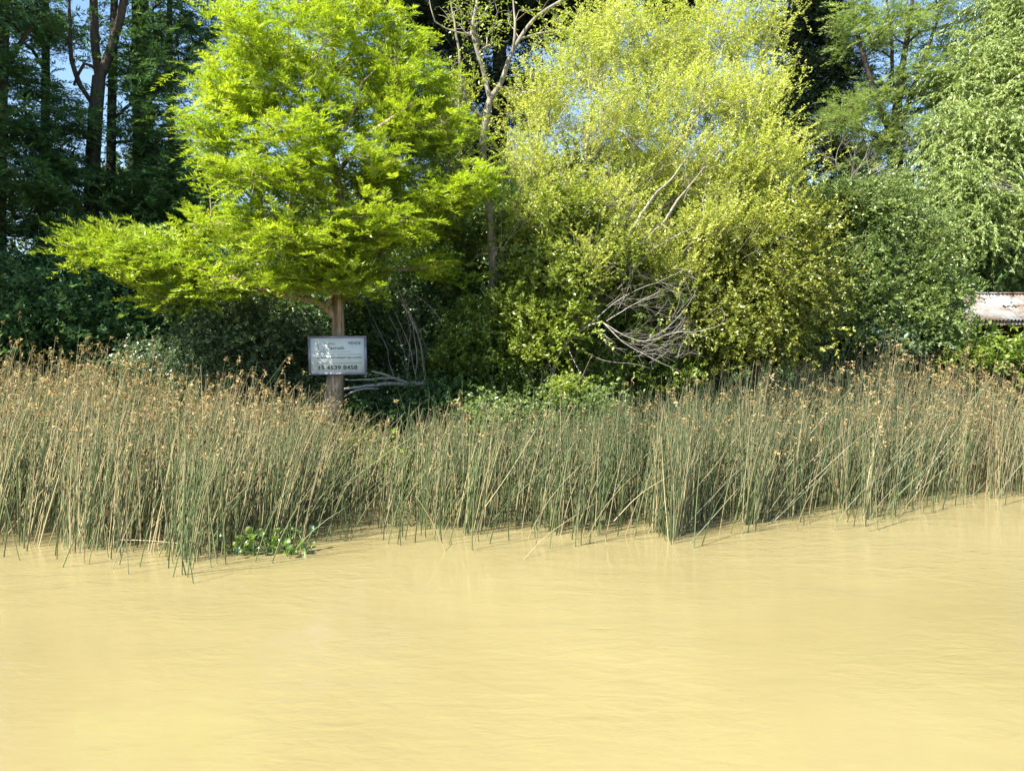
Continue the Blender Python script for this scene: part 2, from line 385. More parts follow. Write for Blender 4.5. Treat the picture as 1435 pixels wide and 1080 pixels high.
for k, (sc, st, ds, rot) in enumerate([(.9, (1, 1.8, 1), .006, .15), (3.0, (1, 2.4, 1), .0052, -.28), (8, (1, 2.2, 1), .0024, .22)]):
    mp = N.new('ShaderNodeMapping'); mp.inputs['Scale'].default_value = st; mp.inputs['Rotation'].default_value = (0, 0, rot)
    L.new(tc.outputs['Object'], mp.inputs[0])
    nz = N.new('ShaderNodeTexNoise'); nz.inputs['Scale'].default_value = sc; nz.inputs['Detail'].default_value = 2.5; nz.inputs['Distortion'].default_value = .6
    L.new(mp.outputs[0], nz.inputs[0])
    b = N.new('ShaderNodeBump'); b.inputs['Strength'].default_value = 1; b.inputs['Distance'].default_value = ds * 1.9
    if k:
        mm = N.new('ShaderNodeMath'); mm.operation = 'MULTIPLY'; L.new(nz.outputs[0], mm.inputs[0]); L.new(mkr.outputs[0], mm.inputs[1]); L.new(mm.outputs[0], b.inputs['Height'])
    else: L.new(nz.outputs[0], b.inputs['Height'])
    if prev: L.new(prev.outputs[0], b.inputs['Normal'])
    prev = b
L.new(prev.outputs[0], p.inputs['Normal'])
o = N.new('ShaderNodeOutputMaterial'); L.new(p.outputs[0], o.inputs[0])
g = Geo(); wx = np.linspace(-300, 300, 7); wy = np.array([-300, -100, -30, 0, 10, 22.])
X, Yg = np.meshgrid(wx, wy); ii = (np.arange(5)[:, None] * 7 + np.arange(6)[None]).ravel()
g.add(np.stack([X, Yg, 0 * X], -1), np.stack([ii, ii + 1, ii + 8, ii + 7], -1))
g.build('river_water', m, kind='structure')

# ------------------------------------------------------------------ reeds
PXK = np.array([-500, 0, 150, 260, 340, 420, 470, 545, 620, 740, 850, 950, 1050, 1100, 1240, 1290, 1340, 1435, 1900])
FRONT = np.array([770, 775, 785, 795, 775, 760, 742, 745, 752, 752, 752, 758, 740, 728, 730, 708, 704, 706, 700])
BACKT = np.array([512, 514, 518, 540, 556, 572, 604, 606, 572, 596, 580, 555, 535, 515, 497, 500, 508, 522, 530])
BACKY = np.array([14, 14, 14, 13.5, 13, 12.9, 12.8, 12.8, 13, 13, 13.2, 13.5, 14, 15, 16, 16.5, 17, 17, 17])
DENS = np.array([1, 1, 1, 1, .95, .9, .55, .42, .7, .75, .85, 1, 1, 1, 1, 1, 1, 1, 1])
def reed_front(px):
    return CAM_H * FPX / (np.interp(px, PXK, FRONT) - 480)
def reed_mesh(n, px, Y, u, G, Gh, scale=1.0, clean=0.):
    x = (px - CX) / FPX * Y
    yf = reed_front(px); hf = CAM_H - (605 - 480) * yf / FPX
    hb = CAM_H - (np.interp(px, PXK, BACKT) - 480) * np.interp(px, PXK, BACKY) / FPX
    H = (hf + (hb - hf) * np.clip(u, 0, 1) ** .8) * rng.normal(1.0, .13, n) * scale
    H = np.where(rng.random(n) < .15, H * rng.uniform(.4, .8, n), H)
    z0 = np.minimum(ground_z(x, Y), 0) * 0 + np.where(ground_z(x, Y) > 0, ground_z(x, Y) - .03, -.25)
    lean = np.interp(px, [0, 450, 620, 900, 1400], [.13, .14, .09, .05, .05]) + rng.normal(0, .05, n) + clean
    lean = np.where(rng.random(n) < .06, lean + rng.choice([-1, 1], n) * rng.uniform(.2, .9, n), lean)
    ly = rng.normal(0, .09, n); cur = rng.normal(.03, .07, n)
    K = 5; t = np.linspace(0, 1, K)[None]
    tot = (H - z0)[:, None]
    P = np.stack([x[:, None] + tot * (lean[:, None] * t + cur[:, None] * t ** 2.5), Y[:, None] + tot * (ly[:, None] * t),
                  z0[:, None] + tot * t * (1 - .1 * np.abs(lean[:, None]) * t)], -1)
    rad = rng.uniform(.0035, .0068, n)[:, None] * np.array([1.1, 1.05, .95, .75, .3])[None]
    dead = (rng.random(n) < np.interp(px, [0, 500, 700, 1200, 1435], [.42, .38, .20, .32, .55]))
    R = np.where(dead, rng.uniform(.6, 1, n), rng.uniform(0, .5, n))
    tint = np.stack([R, rng.uniform(0, 1, n), rng.uniform(0, 1, n)], -1)
    tubes(G, P, rad, 3, tint)
    # drooping seed heads
    ph = np.interp(px, [-500, 0, 350, 480, 600, 850, 1000, 1200, 1500], [.85, .85, .75, .35, .25, .12, .22, .6, .7]) * np.clip(.2 + 1.2 * u, 0, 1)
    hs = np.where((rng.random(n) < ph) & (np.abs(lean) < .45))[0]
    if len(hs):
        m_ = 9; tip = P[hs, -1][:, None] + rng.normal(0, .008, (len(hs), m_, 3)) - np.array([0, 0, 1.]) * rng.uniform(0, .07, (len(hs), m_, 1))
        F = norm(rng.normal(0, .55, (len(hs), m_, 3)) + np.array([.35, 0, -.1])); Wd = norm(np.cross(F, rng.normal(size=F.shape)))
        tn = np.stack([np.repeat(rng.uniform(0, 1, (len(hs), 1)), m_, 1), rng.uniform(0, 1, (len(hs), m_)), rng.uniform(0, 1, (len(hs), m_))], -1).reshape(-1, 3)
        leaves(Gh, tip.reshape(-1, 3), F.reshape(-1, 3), Wd.reshape(-1, 3), rng.uniform(.03, .065, len(hs) * m_), .017, tn, mid=.6)

M_REED = leaf_mat('reed_stem', [(0, (.04, .065, .022)), (.25, (.10, .13, .05)), (.45, (.17, .20, .09)), (.6, (.24, .21, .11)), (1, (.40, .33, .19))], trans=.12, gloss=.06, rough=.4, inst=0)
M_HEAD = leaf_mat('reed_seed_head', [(0, (.14, .095, .05)), (.6, (.30, .22, .10)), (1, (.46, .36, .18))], trans=.3, gloss=.02, inst=0)
def bed(name, label, px0, px1, n, group='beds of bulrush along the bank'):
    nc = n // 11; cpx = rng.uniform(px0, px1, nc); cu = rng.random(nc) ** 1.1; cl = rng.normal(0, .045, nc); ch = rng.normal(1, .09, nc)
    ci = rng.integers(0, nc, n); px = cpx[ci] + rng.normal(0, 7, n)
    keep = rng.random(n) < np.interp(px, PXK, DENS); px = px[keep]; ci = ci[keep]
    u = np.clip(cu[ci] + rng.normal(0, .025, len(px)), 0, 1)
    # clumps along the front so that the water line is ragged
    yf = reed_front(px); yb = np.interp(px, PXK, BACKY)
    ragged = .16 * np.sin(px * .045) + .14 * np.sin(px * .11 + 2) + .12 * np.sin(px * .23 + 1) + .1 * np.sin(px * .61)
    Y = yf + .3 + ragged + u * (yb - yf) + rng.normal(0, .06, len(px))
    G = Geo(); Gh = Geo(); reed_mesh(len(px), px, Y, u, G, Gh, ch[ci], cl[ci])
    o = G.build(name, M_REED, kind='stuff'); tag(o, label, 'reeds')
    h = Gh.build('seed_heads', M_HEAD, o, kind='stuff')
    return o
bed('reed_bed', 'tall leaning bulrush bed with tan seed heads at the left, in front of the dark wood', -350, 500, 8600)
bed('reed_bed', 'greener, thinner bulrush bed in the middle, right of the sign and its trunk', 500, 850, 3300)
bed('reed_bed', 'dense upright bulrush bed at the right, brown along its top', 850, 1800, 10000)

# single stems standing in the water in front of the beds
def stem_mesh(h, lean, cur, r, tint):
    G = Geo(); t = np.linspace(0, 1, 6)
    P = np.stack([h * (lean * t + cur * t ** 2.5), 0 * t, -.2 + (h + .2) * t], -1)
    tubes(G, P[None], (r * np.array([1.1, 1.1, 1, .9, .7, .3]))[None], 4, np.array([tint]))
    return G
protos = []
for k in range(10):
    G = stem_mesh(rng.uniform(.9, 1.5), rng.normal(.12, .08), rng.normal(.05, .1), rng.uniform(.0045, .0065), [rng.uniform(0, .75), rng.random(), rng.random()])
    o = G.build('reed_stem', M_REED, smooth=True); o.hide_render = False; protos.append(o)
used = set(); k = 0
for i in range(290):
    px = rng.uniform(-10, 1430)
    if rng.random() < .35: px = rng.choice([250, 290, 320, 400, 470, 535, 615, 700, 735, 830, 1050, 1240, 1300]) + rng.normal(0, 14)
    yf = float(reed_front(px)); Y = yf + .3 - rng.random() ** 1.6 * 1.0
    x = (px - CX) / FPX * Y
    pr = protos[i % 10]
    o = pr if i < 10 else pr.copy()
    if i >= 10: COL.objects.link(o)
    s = rng.uniform(.55, 1.1)
    o.location = (x, Y, 0); o.rotation_euler = (rng.normal(0, .06), rng.normal(0, .08), rng.normal(0, .5)); o.scale = (1, 1, s)
    tag(o, 'single green or tan reed stem rising from the water along the front of the reeds', 'reed', 'single reeds in the water before the beds')
# bent and fallen reeds one can tell apart
def px_stem(name, label, pts, r, tint, mat=None):
    b = np.array(at(*pts[0])); root_pts = poly([(*at(*p), rr) for p, rr in zip(pts, np.linspace(r * .65, r * .35, len(pts)))], .15)
    G = Geo(); tubes(G, root_pts[None, :, :3] - b, root_pts[None, :, 3], 5, np.array([tint]))
    o = G.build(name, mat or M_REED, smooth=True); o.location = b
    return tag(o, label, 'reed')
px_stem('fallen_reed', 'straw-coloured reed lying slantwise over the water right of centre, its foot in open water', [(731, 787, 8.25), (770, 747, 8.6), (838, 702, 9.0)], .007, (.9, .6, .5))
px_stem('fallen_reed', 'short dark reed lying low on the open water right of centre', [(758, 787, 8.28), (790, 776, 8.5), (818, 767, 8.8)], .006, (.45, .3, .5))
px_stem('bent_reed', 'long pale reed leaning far to the right before the dense green reeds right of centre', [(860, 730, 9.2), (900, 690, 9.3), (960, 655, 9.4)], .007, (1, .7, .5))
px_stem('bent_reed', 'thin yellow reed bowing left over the water gap below the sign', [(625, 775, 8.6), (605, 730, 8.7), (583, 695, 8.8)], .006, (.85, .5, .5))
px_stem('bent_reed', 'straight tan stalk leaning across the green reeds in the middle', [(680, 710, 9.0), (715, 660, 9.1), (752, 600, 9.2)], .008, (.7, .8, .5))
px_stem('fallen_reed', 'pale reed lying level on the water beside the water hyacinth at the left', [(168, 756, 8.6), (205, 757, 8.6), (252, 761, 8.55)], .007, (1, .9, .5))
px_stem('bent_reed', 'pale stalk leaning steeply to the right within the left reed bed', [(205, 745, 8.8), (235, 718, 8.85), (268, 688, 8.9)], .007, (1, .8, .5))

# ------------------------------------------------------------------ young bald cypress carrying the sign
YC = 13.2
cyp_blobs = [
 (372, 78, 62, 62, YC - .3, 1.2, 26), (455, 66, 80, 48, YC, 1.3, 26), (545, 50, 52, 44, YC + .2, 1., 16), (520, 12, 26, 14, YC, .5, 5), (345, 28, 22, 22, YC, .5, 6),
 (440, 20, 50, 20, YC + .2, .8, 6),
 (335, 140, 52, 34, YC - .4, 1.0, 16), (315, 200, 38, 28, YC - .5, .9, 11), (300, 118, 22, 10, YC - .3, .4, 4),
 (430, 150, 95, 45, YC - .2, 1.5, 30), (420, 205, 90, 30, YC - .6, 1.3, 22), (565, 130, 52, 50, YC + .3, 1.2, 20), (612, 130, 26, 22, YC + .5, .7, 7), (560, 190, 50, 30, YC + .2, 1.2, 14),
 (395, 262, 92, 30, YC - .6, 1.4, 26), (525, 240, 70, 34, YC, 1.4, 22), (648, 268, 50, 20, YC - .1, .8, 16), (625, 190, 30, 30, YC + .3, .7, 9), (600, 290, 50, 20, YC, 1.0, 12),
 (330, 320, 70, 24, YC - .7, 1.1, 20), (225, 352, 60, 15, YC - .9, .8, 14), (185, 350, 40, 9, YC - 1.0, .5, 10), (118, 351, 22, 7, YC - 1.0, .3, 6), (250, 375, 50, 16, YC - .8, .8, 11), (228, 420, 16, 18, YC - .8, .4, 4),
 (310, 395, 60, 20, YC - .7, .9, 14), (415, 340, 80, 34, YC - .9, 1.2, 26), (400, 395, 50, 20, YC - .9, .8, 12), (540, 325, 80, 34, YC - .2, 1.4, 26), (600, 375, 42, 24, YC + .2, 1.0, 10), (500, 385, 48, 20, YC - .6, .9, 10), (465, 395, 40, 16, YC - .8, .5, 10), (480, 350, 50, 30, YC - .8, .7, 12), (350, 250, 60, 30, YC - .7, .9, 10),
]
def Yl(v): return YC + v
tree('bald_cypress', 'bright yellow-green young cypress with layered feathery sprays, trunk behind the white sign', 'tree',
     [(460, 612, Yl(0), .24), (467, 565, Yl(0), .17), (471, 520, Yl(0), .15), (474, 470, Yl(.02), .112), (473, 435, Yl(0), .105), (474, 400, Yl(0), .09), (482, 350, Yl(.05), .09), (478, 300, Yl(0), .08),
      (470, 240, Yl(.05), .07), (455, 180, Yl(.1), .055), (462, 110, Yl(.15), .04), (470, 50, Yl(.15), .02), (468, 10, Yl(.15), .008)],
     [[(473, 448, Yl(0), .07), (458, 432, Yl(-.1), .06), (436, 420, Yl(-.25), .052), (400, 415, Yl(-.5), .045), (340, 395, Yl(-.8), .035), (270, 372, Yl(-0.50), 0.0182), (190, 352, Yl(-0.55), 0.0112), (125, 350, Yl(-0.55), 0.0056)],
      [(478, 385, Yl(0), .06), (496, 358, Yl(-.2), .055), (503, 345, Yl(-.35), .05), (520, 331, Yl(-.5), .04), (548, 325, Yl(-.6), .03), (600, 318, Yl(-.5), .015)],
      [(478, 268, Yl(0), .05), (455, 232, Yl(-.7), .042), (433, 206, Yl(-0.66), 0.0266), (408, 178, Yl(-0.77), 0.0238), (405, 150, Yl(-0.80), 0.0210), (420, 125, Yl(-0.80), 0.0182), (430, 105, Yl(-0.77), 0.0140), (438, 85, Yl(-0.72), 0.0084)],
      [(412, 182, Yl(-0.76), 0.0154), (395, 172, Yl(-0.77), 0.0140), (370, 170, Yl(-0.77), 0.0112), (336, 176, Yl(-0.77), 0.0070)],
      [(462, 225, Yl(0), .04), (480, 190, Yl(-.5), .03), (498, 150, Yl(-0.50), 0.0182), (508, 115, Yl(-0.55), 0.0140), (535, 90, Yl(-0.55), 0.0070)],
      [(475, 240, Yl(0), .04), (505, 200, Yl(-.5), .03), (537, 173, Yl(-.8), .026), (565, 155, Yl(-0.50), 0.0140), (590, 135, Yl(-0.50), 0.0070)],
      [(470, 300, Yl(-.1), .035), (478, 270, Yl(-0.50), 0.0175), (468, 245, Yl(-0.61), 0.0126), (462, 225, Yl(-0.61), 0.0070)],
      [(478, 325, Yl(0), .05), (520, 300, Yl(-.1), .04), (570, 285, Yl(-.1), .03), (650, 268, Yl(-.1), .012)]],
     cyp_blobs, dict(ntw=9, L=.42, nl=44, ll=.10, lw=.0145, style='feather', droop=.18, spread=1.0, flat=.30, clump=.55, jit=.16, m=2),
     M_CYP, M_BARK, rtip=.005, rmax=.035)

# ------------------------------------------------------------------ sign
sg = empty('property_sign', at(473.2, 498, YC - .20), 'white rectangular real-estate sign with grey lettering fixed to the cypress trunk', 'sign')
sc_ = mpp(YC - .20); SW, SH = 81.5 * sc_, 54 * sc_
sg.rotation_euler = (0, math.radians(-.6), 0)
M_BOARD = plain('sign_board_white', (.70, .73, .72), .75, var=.06, scale=5)
M_FRAME = plain('sign_frame_metal', (.27, .27, .36), .4, metal=.3, var=.15, scale=14)
M_INKD = plain('sign_ink_dark', (.045, .05, .06), .6); M_INKM = plain('sign_ink_grey', (.16, .19, .17), .6)
M_INKL = plain('sign_ink_pale', (.36, .40, .38), .6)
def local(G, name, mat, parent, kind=None):
    o = G.build(name, mat); o.parent = parent; return o
g = Geo(); box(g, (0, 0, 0), (SW / 2 - .03, .008, SH / 2 - .03)); local(g, 'board', M_BOARD, sg)
fw = .032
for (cx, cz, hx, hz) in [(0, SH / 2 - fw / 2, SW / 2, fw / 2), (0, -SH / 2 + fw / 2, SW / 2, fw / 2), (-SW / 2 + fw / 2, 0, fw / 2, SH / 2 - fw), (SW / 2 - fw / 2, 0, fw / 2, SH / 2 - fw)]:
    g = Geo(); box(g, (cx, -.004, cz), (hx, .018, hz)); local(g, 'frame_bar', M_FRAME, sg)
def text(body, px, pz, w, h, mat, bold=0.0, align='LEFT'):
    cu = bpy.data.curves.new('t', 'FONT'); cu.body = body; cu.size = 1; cu.offset = bold
    o = bpy.data.objects.new('t', cu); COL.objects.link(o); dg = bpy.context.evaluated_depsgraph_get()
    me = bpy.data.meshes.new_from_object(o.evaluated_get(dg)); bpy.data.objects.remove(o)
    v = np.empty(len(me.vertices) * 3, np.float32); me.vertices.foreach_get('co', v); v = v.reshape(-1, 3)
    lo, hi = v.min(0), v.max(0); sx = w / (hi[0] - lo[0]); sy = h / (hi[1] - lo[1])
    q = np.stack([px + (v[:, 0] - lo[0]) * sx, np.full(len(v), -.0105), pz + (v[:, 1] - lo[1]) * sy], -1)
    me.vertices.foreach_set('co', q.astype(np.float32).ravel()); me.update(); me.materials.append(mat)
    r_ = bpy.data.objects.new('lettering', me); COL.objects.link(r_); r_.parent = sg; return r_
# sign coordinates measured on the photo's enlarged crop: 1435 x 978 over 88 x 60 px
def sx_(u): return ((430 + u / 16.307) - 473.2) * sc_
def sz_(v): return (498 - (468 + v / 16.3)) * sc_
def stext(b, u0, v0, u1, v1, mat, bold=0): return text(b, sx_(u0), sz_(v1), (u1 - u0) / 16.307 * sc_, (v1 - v0) / 16.3 * sc_, mat, bold)
stext('Corina', 428, 190, 652, 245, M_INKM, .01)
stext('Samek', 466, 272, 876, 356, M_INKM, .02)
stext('PROPIEDADES', 598, 390, 1015, 422, M_INKL)
stext('VENDE', 945, 178, 1243, 244, M_INKM, .03)
stext('www.samekprop.com', 215, 500, 1250, 578, M_INKM, .02)
stext('info@samekprop.com', 410, 598, 1045, 632, M_INKL) if False else None
stext('15 4539 8458', 268, 716, 1155, 812, M_INKD, .025)
for v in (467, 664):
    g = Geo(); box(g, ((sx_(215) + sx_(1250)) / 2, -.0095, sz_(v)), ((sx_(1250) - sx_(215)) / 2, .001, .0032)); local(g, 'ruled_line', M_INKM, sg)
g = Geo()   # faint line of small print, read as a broken grey rule
for k in range(18):
    u0 = 410 + k * 35; box(g, (sx_(u0 + 13), -.0095, sz_(612)), (.0055 * rng.uniform(.6, 1.2), .001, .0035))
local(g, 'small_print', M_INKL, sg)['kind'] = 'stuff'
g = Geo()   # logo: pale sail-like shape on a dark bar
box(g, (sx_(342), -.0095, sz_(412)), ((sx_(435) - sx_(250)) / 2, .001, .004)); local(g, 'logo_bar', M_INKD, sg)
g = Geo(); box(g, (sx_(262), -.0095, sz_(290)), (.006, .001, (sz_(195) - sz_(385)) / 2)); box(g, (sx_(350), -.0098, sz_(372)), (.05, .001, .004))
g.add([[sx_(300), -.0097, sz_(200)], [sx_(310), -.0097, sz_(200)], [sx_(440), -.0097, sz_(380)], [sx_(425), -.0097, sz_(380)]], [[0, 1, 2, 3]]); local(g, 'logo_mark', M_INKL, sg)
for (a, b) in ((-.02, SH / 2 - .011), (.03, -SH / 2 + .011)):
    g = Geo(); tubes(g, np.array([[[a, -.028, b], [a, .16, b]]]), np.array([[.007, .004]]), 6); local(g, 'nail', M_FRAME, sg)

# ------------------------------------------------------------------ sparse grey tree behind the cypress
def sparse_extra(Gl, Gb): pass
tree('sparse_tree', 'slender grey-barked tree with mostly bare forked branches, between cypress and willow', 'tree',
     [(694, 470, 14.6, .115), (693, 408, 14.6, .098), (690, 340, 14.6, .088), (683, 270, 14.6, .08), (676, 215, 14.6, .074), (680, 170, 14.6, .068), (687, 140, 14.6, .062)],
     [[(687, 140, 14.6, 0.0480), (680, 110, 14.6, 0.0400), (670, 75, 14.5, 0.0360), (662, 40, 14.5, 0.0320), (668, 5, 14.5, 0.0280), (672, -60, 14.4, 0.0160)],
      [(687, 140, 14.6, 0.0520), (702, 115, 14.6, 0.0464), (713, 85, 14.6, 0.0400), (728, 55, 14.7, 0.0360), (750, 25, 14.7, 0.0320), (785, 2, 14.8, 0.0272), (840, -40, 14.9, .015)],
      [(676, 165, 14.6, 0.0360), (655, 145, 14.5, 0.0320), (646, 110, 14.5, 0.0280), (643, 70, 14.4, 0.0240), (636, 30, 14.4, 0.0192), (628, -30, 14.3, .012)],
      [(716, 82, 14.6, 0.0240), (722, 50, 14.5, .026), (720, 10, 14.5, 0.0160), (716, -50, 14.5, .01)],
      [(728, 55, 14.7, 0.0240), (765, 45, 14.7, 0.0192), (800, 38, 14.8, .018), (815, 5, 14.8, .01)],
      [(702, 122, 14.6, 0.0160), (745, 128, 14.5, .016), (795, 140, 14.5, .009)],
      [(662, 50, 14.5, 0.0160), (640, 45, 14.4, .016), (610, 30, 14.3, .012), (600, -10, 14.3, .006)],
      [(684, 250, 14.6, 0.0160), (700, 232, 14.5, .016), (716, 248, 14.4, .012), (735, 262, 14.4, .006)]],
     [(650, 20, 42, 38, 14.4, .8, 16), (700, 15, 45, 35, 14.6, .9, 9), (640, 110, 28, 45, 14.5, .6, 10), (770, 30, 40, 25, 14.8, .7, 7), (680, 60, 30, 20, 14.5, .5, 6)],
     dict(ntw=4, L=.38, nl=6, ll=.075, lw=.03, style='broad', droop=.05, spread=1.2, tw_r=.004, clump=.4, jit=.1, m=1), M_YEL, M_GBARK, rtip=.006, rpow=.4, rmax=.04)

# ------------------------------------------------------------------ big yellow-green willow
wb = [(905, 70, 70, 55, 15.6, 1.4, 34), (990, 70, 75, 52, 15.8, 1.5, 38), (1058, 60, 34, 50, 15.8, .9, 12), (1025, 15, 50, 20, 15.8, .8, 10), (850, 45, 42, 34, 15.2, .8, 12), (820, 100, 55, 55, 15.0, 1.2, 24),
      (960, 150, 110, 60, 15.0, 1.6, 56), (1040, 160, 50, 60, 15.5, 1.3, 26), (860, 190, 75, 60, 14.6, 1.4, 32), (760, 150, 55, 55, 14.9, 1.1, 20), (740, 230, 50, 60, 14.6, 1.2, 20),
      (960, 250, 110, 55, 14.6, 1.6, 46), (840, 290, 70, 50, 14.3, 1.3, 24), (1055, 240, 55, 60, 14.8, 1.2, 30), (640, 180, 28, 60, 15.2, .8, 9), (620, 250, 24, 30, 15.2, .8, 4), (900, 350, 60, 30, 13.9, .7, 12), (1000, 325, 60, 35, 13.9, .7, 20), (940, 385, 60, 30, 13.8, .6, 14), (1080, 330, 50, 40, 14.1, .7, 14), (830, 370, 50, 35, 13.8, .6, 12), (760, 300, 40, 40, 14.0, .7, 8), (1100, 250, 36, 50, 14.5, .8, 10)]
wb = [(*b_[:6], int(b_[6] * 1.25)) for b_ in wb]
tree('willow', 'large sunlit yellow-green willow fanning up and to the right, centre of the photo', 'tree',
     [(790, 560, 14.6, .16), (805, 480, 14.6, .13), (830, 420, 14.5, .11), (850, 370, 14.5, .09), (880, 300, 14.5, .075), (925, 240, 14.6, .055), (970, 170, 14.8, .035), (1000, 90, 15.2, .02), (1020, 30, 15.5, .008)],
     [[(800, 500, 14.6, .09), (820, 440, 14.3, .07), (870, 350, 13.4, 0.031), (893, 310, 13.2, 0.028), (905, 290, 13.2, 0.025), (922, 268, 13.2, 0.022), (940, 252, 13.3, 0.014), (985, 190, 14.2, .01)],
      [(830, 420, 14.5, .07), (900, 340, 13.4, 0.025), (930, 312, 13.3, 0.022), (950, 280, 13.3, 0.020), (975, 250, 13.4, 0.011), (1040, 170, 14.5, .01)],
      [(815, 460, 14.5, .08), (805, 380, 14.5, .06), (815, 300, 14.4, .05), (822, 200, 14.5, .035), (835, 130, 14.8, .022), (845, 40, 15.0, .01)],
      [(820, 450, 14.5, .07), (870, 400, 14.1, .04), (915, 350, 13.4, 0.017), (960, 325, 13.4, 0.012), (1020, 290, 14.2, .01)],
      [(812, 330, 14.4, .045), (790, 260, 14.3, .03), (775, 190, 14.5, .02), (755, 120, 14.9, .01)],
      [(940, 215, 14.7, .04), (968, 185, 14.2, .03), (980, 150, 14.1, .024), (1000, 110, 14.6, .01)],
      [(850, 370, 14.5, .05), (930, 290, 15, .04), (1010, 220, 15.4, .028), (1070, 130, 15.8, .01)]],
     wb, dict(ntw=8, L=.60, nl=38, ll=.046, lw=.0165, style='up', droop=.04, spread=.8, tw_r=.0035, clump=.6, jit=.24, m=2), M_WIL, M_GBARK, rtip=.004, rmax=.03)

# ------------------------------------------------------------------ shrubs below
def shrub(name, label, px, py, Y, blobs, fol, mat, bark=M_MBARK, n_stem=4, cat='shrub', **kw):
    base = at(px, py, Y); tip = blobs[0]
    r0 = .035
    return tree(name, label, cat, [(px, py, Y, r0), (px + (tip[0] - px) * .3, (py + tip[1]) / 2, Y, r0 * .7), (tip[0], tip[1], tip[4], r0 * .35)],
                [[(px, py - 8, Y, r0 * .6), (px + a, py - 40, Y + b, r0 * .4), (px + a * 2.2, py - 85, Y + b * 2, .006)] for a, b in ((-14, .2), (16, -.2), (6, .4))], blobs, fol, mat, bark, rtip=.004, rmax=.02, **kw)
FB = dict(m=3, ntw=9, L=.30, nl=21, ll=.055, lw=.030, style='broad', droop=.12, spread=1.5, clump=.5, jit=.2)
shrub('shrub', 'grey-green glossy shrub left of the sign, under the cypress arm', 345, 590, 13.6, [(335, 470, 75, 50, 13.4, 1.0, 46), (390, 470, 45, 60, 13.8, .9, 26), (290, 530, 50, 30, 13.3, .7, 20), (390, 540, 50, 40, 13.9, .8, 22), (340, 430, 40, 16, 13.6, .6, 10)], {**FB, 'lw': .026}, M_GREY)
shrub('shrub', 'small pale low shrub at the left edge of the reeds, right of the dark wood', 205, 560, 14.2, [(205, 512, 28, 16, 14.1, .5, 12), (235, 525, 30, 18, 14.2, .5, 10)], {**FB, 'lw': .028, 'ntw': 7}, M_GREY)
shrub('shrub', 'dark leafy thicket directly behind and right of the sign', 560, 600, 15.2, [(560, 470, 70, 75, 15.4, 1.0, 46), (500, 430, 60, 50, 15.4, .9, 28), (440, 500, 50, 60, 15.0, .8, 26), (600, 540, 70, 40, 15.0, .8, 26), (620, 400, 50, 40, 15.6, .9, 22)], FB, M_DEEP)
shrub('shrub', 'leafy green thicket around the foot of the sparse grey tree', 690, 590, 14.3, [(690, 470, 50, 55, 14.2, .9, 44), (745, 400, 45, 50, 14.9, .7, 30), (650, 500, 45, 55, 14.3, .8, 30), (700, 550, 60, 30, 14.0, .7, 26), (640, 340, 45, 50, 15.8, .6, 24), (700, 320, 50, 50, 15.9, .6, 22)], FB, M_BUSH)
shrub('shrub', 'yellow-leaved bush left of the curved dead branch', 775, 575, 13.9, [(775, 440, 40, 42, 13.7, .7, 26), (750, 480, 36, 30, 13.7, .6, 14), (805, 395, 38, 36, 13.9, .6, 14)], {**FB, 'ntw': 8}, M_YEL)
shrub('shrub', 'bright broad-leaved bush between the sparse grey tree and the willow stems', 745, 570, 13.9, [(752, 330, 36, 40, 14.3, .7, 26), (800, 300, 45, 50, 14.0, .8, 24), (770, 385, 50, 40, 13.8, .8, 26), (735, 430, 26, 40, 13.7, .6, 16), (850, 350, 40, 40, 13.9, .7, 16)], FB, M_FRESH)
shrub('shrub', 'dense mid-green bush behind the bleached dead branch', 880, 590, 14.8, [(880, 450, 90, 70, 15.0, 1.2, 70), (820, 520, 70, 40, 14.4, .8, 30), (940, 510, 80, 50, 14.9, 1.0, 44), (860, 360, 80, 45, 15.0, 1.1, 34), (790, 340, 60, 50, 14.8, 1.0, 26)], FB, M_BUSH)
shrub('shrub', 'tiny bright round bush at the reed tops below the dead branch', 795, 580, 12.9, [(796, 541, 21, 15, 12.9, .3, 13)], {**FB, 'L': .16, 'jit': .08, 'll': .05}, M_YEL)
shrub('shrub', 'low yellow-green weeds among the reeds between sign and willow', 560, 690, 12.2, [(556, 652, 26, 12, 12.1, .3, 7), (520, 632, 28, 14, 12.2, .4, 8)], {**FB, 'ntw': 5, 'nl': 12}, M_YEL)
shrub('shrub', 'creeping green weeds along the reed tops in the middle', 700, 640, 12.6, [(690, 585, 45, 14, 12.5, .4, 14), (760, 580, 50, 14, 12.5, .4, 14), (830, 575, 40, 12, 12.6, .4, 10)], {**FB, 'ntw': 6, 'nl': 12}, M_MID)
shrub('shrub', 'deep green low bush between the cypress trunk and the middle reeds', 545, 620, 13.6, [(540, 570, 48, 28, 13.5, .6, 24), (600, 560, 45, 26, 13.6, .6, 18)], FB, M_DEEP)
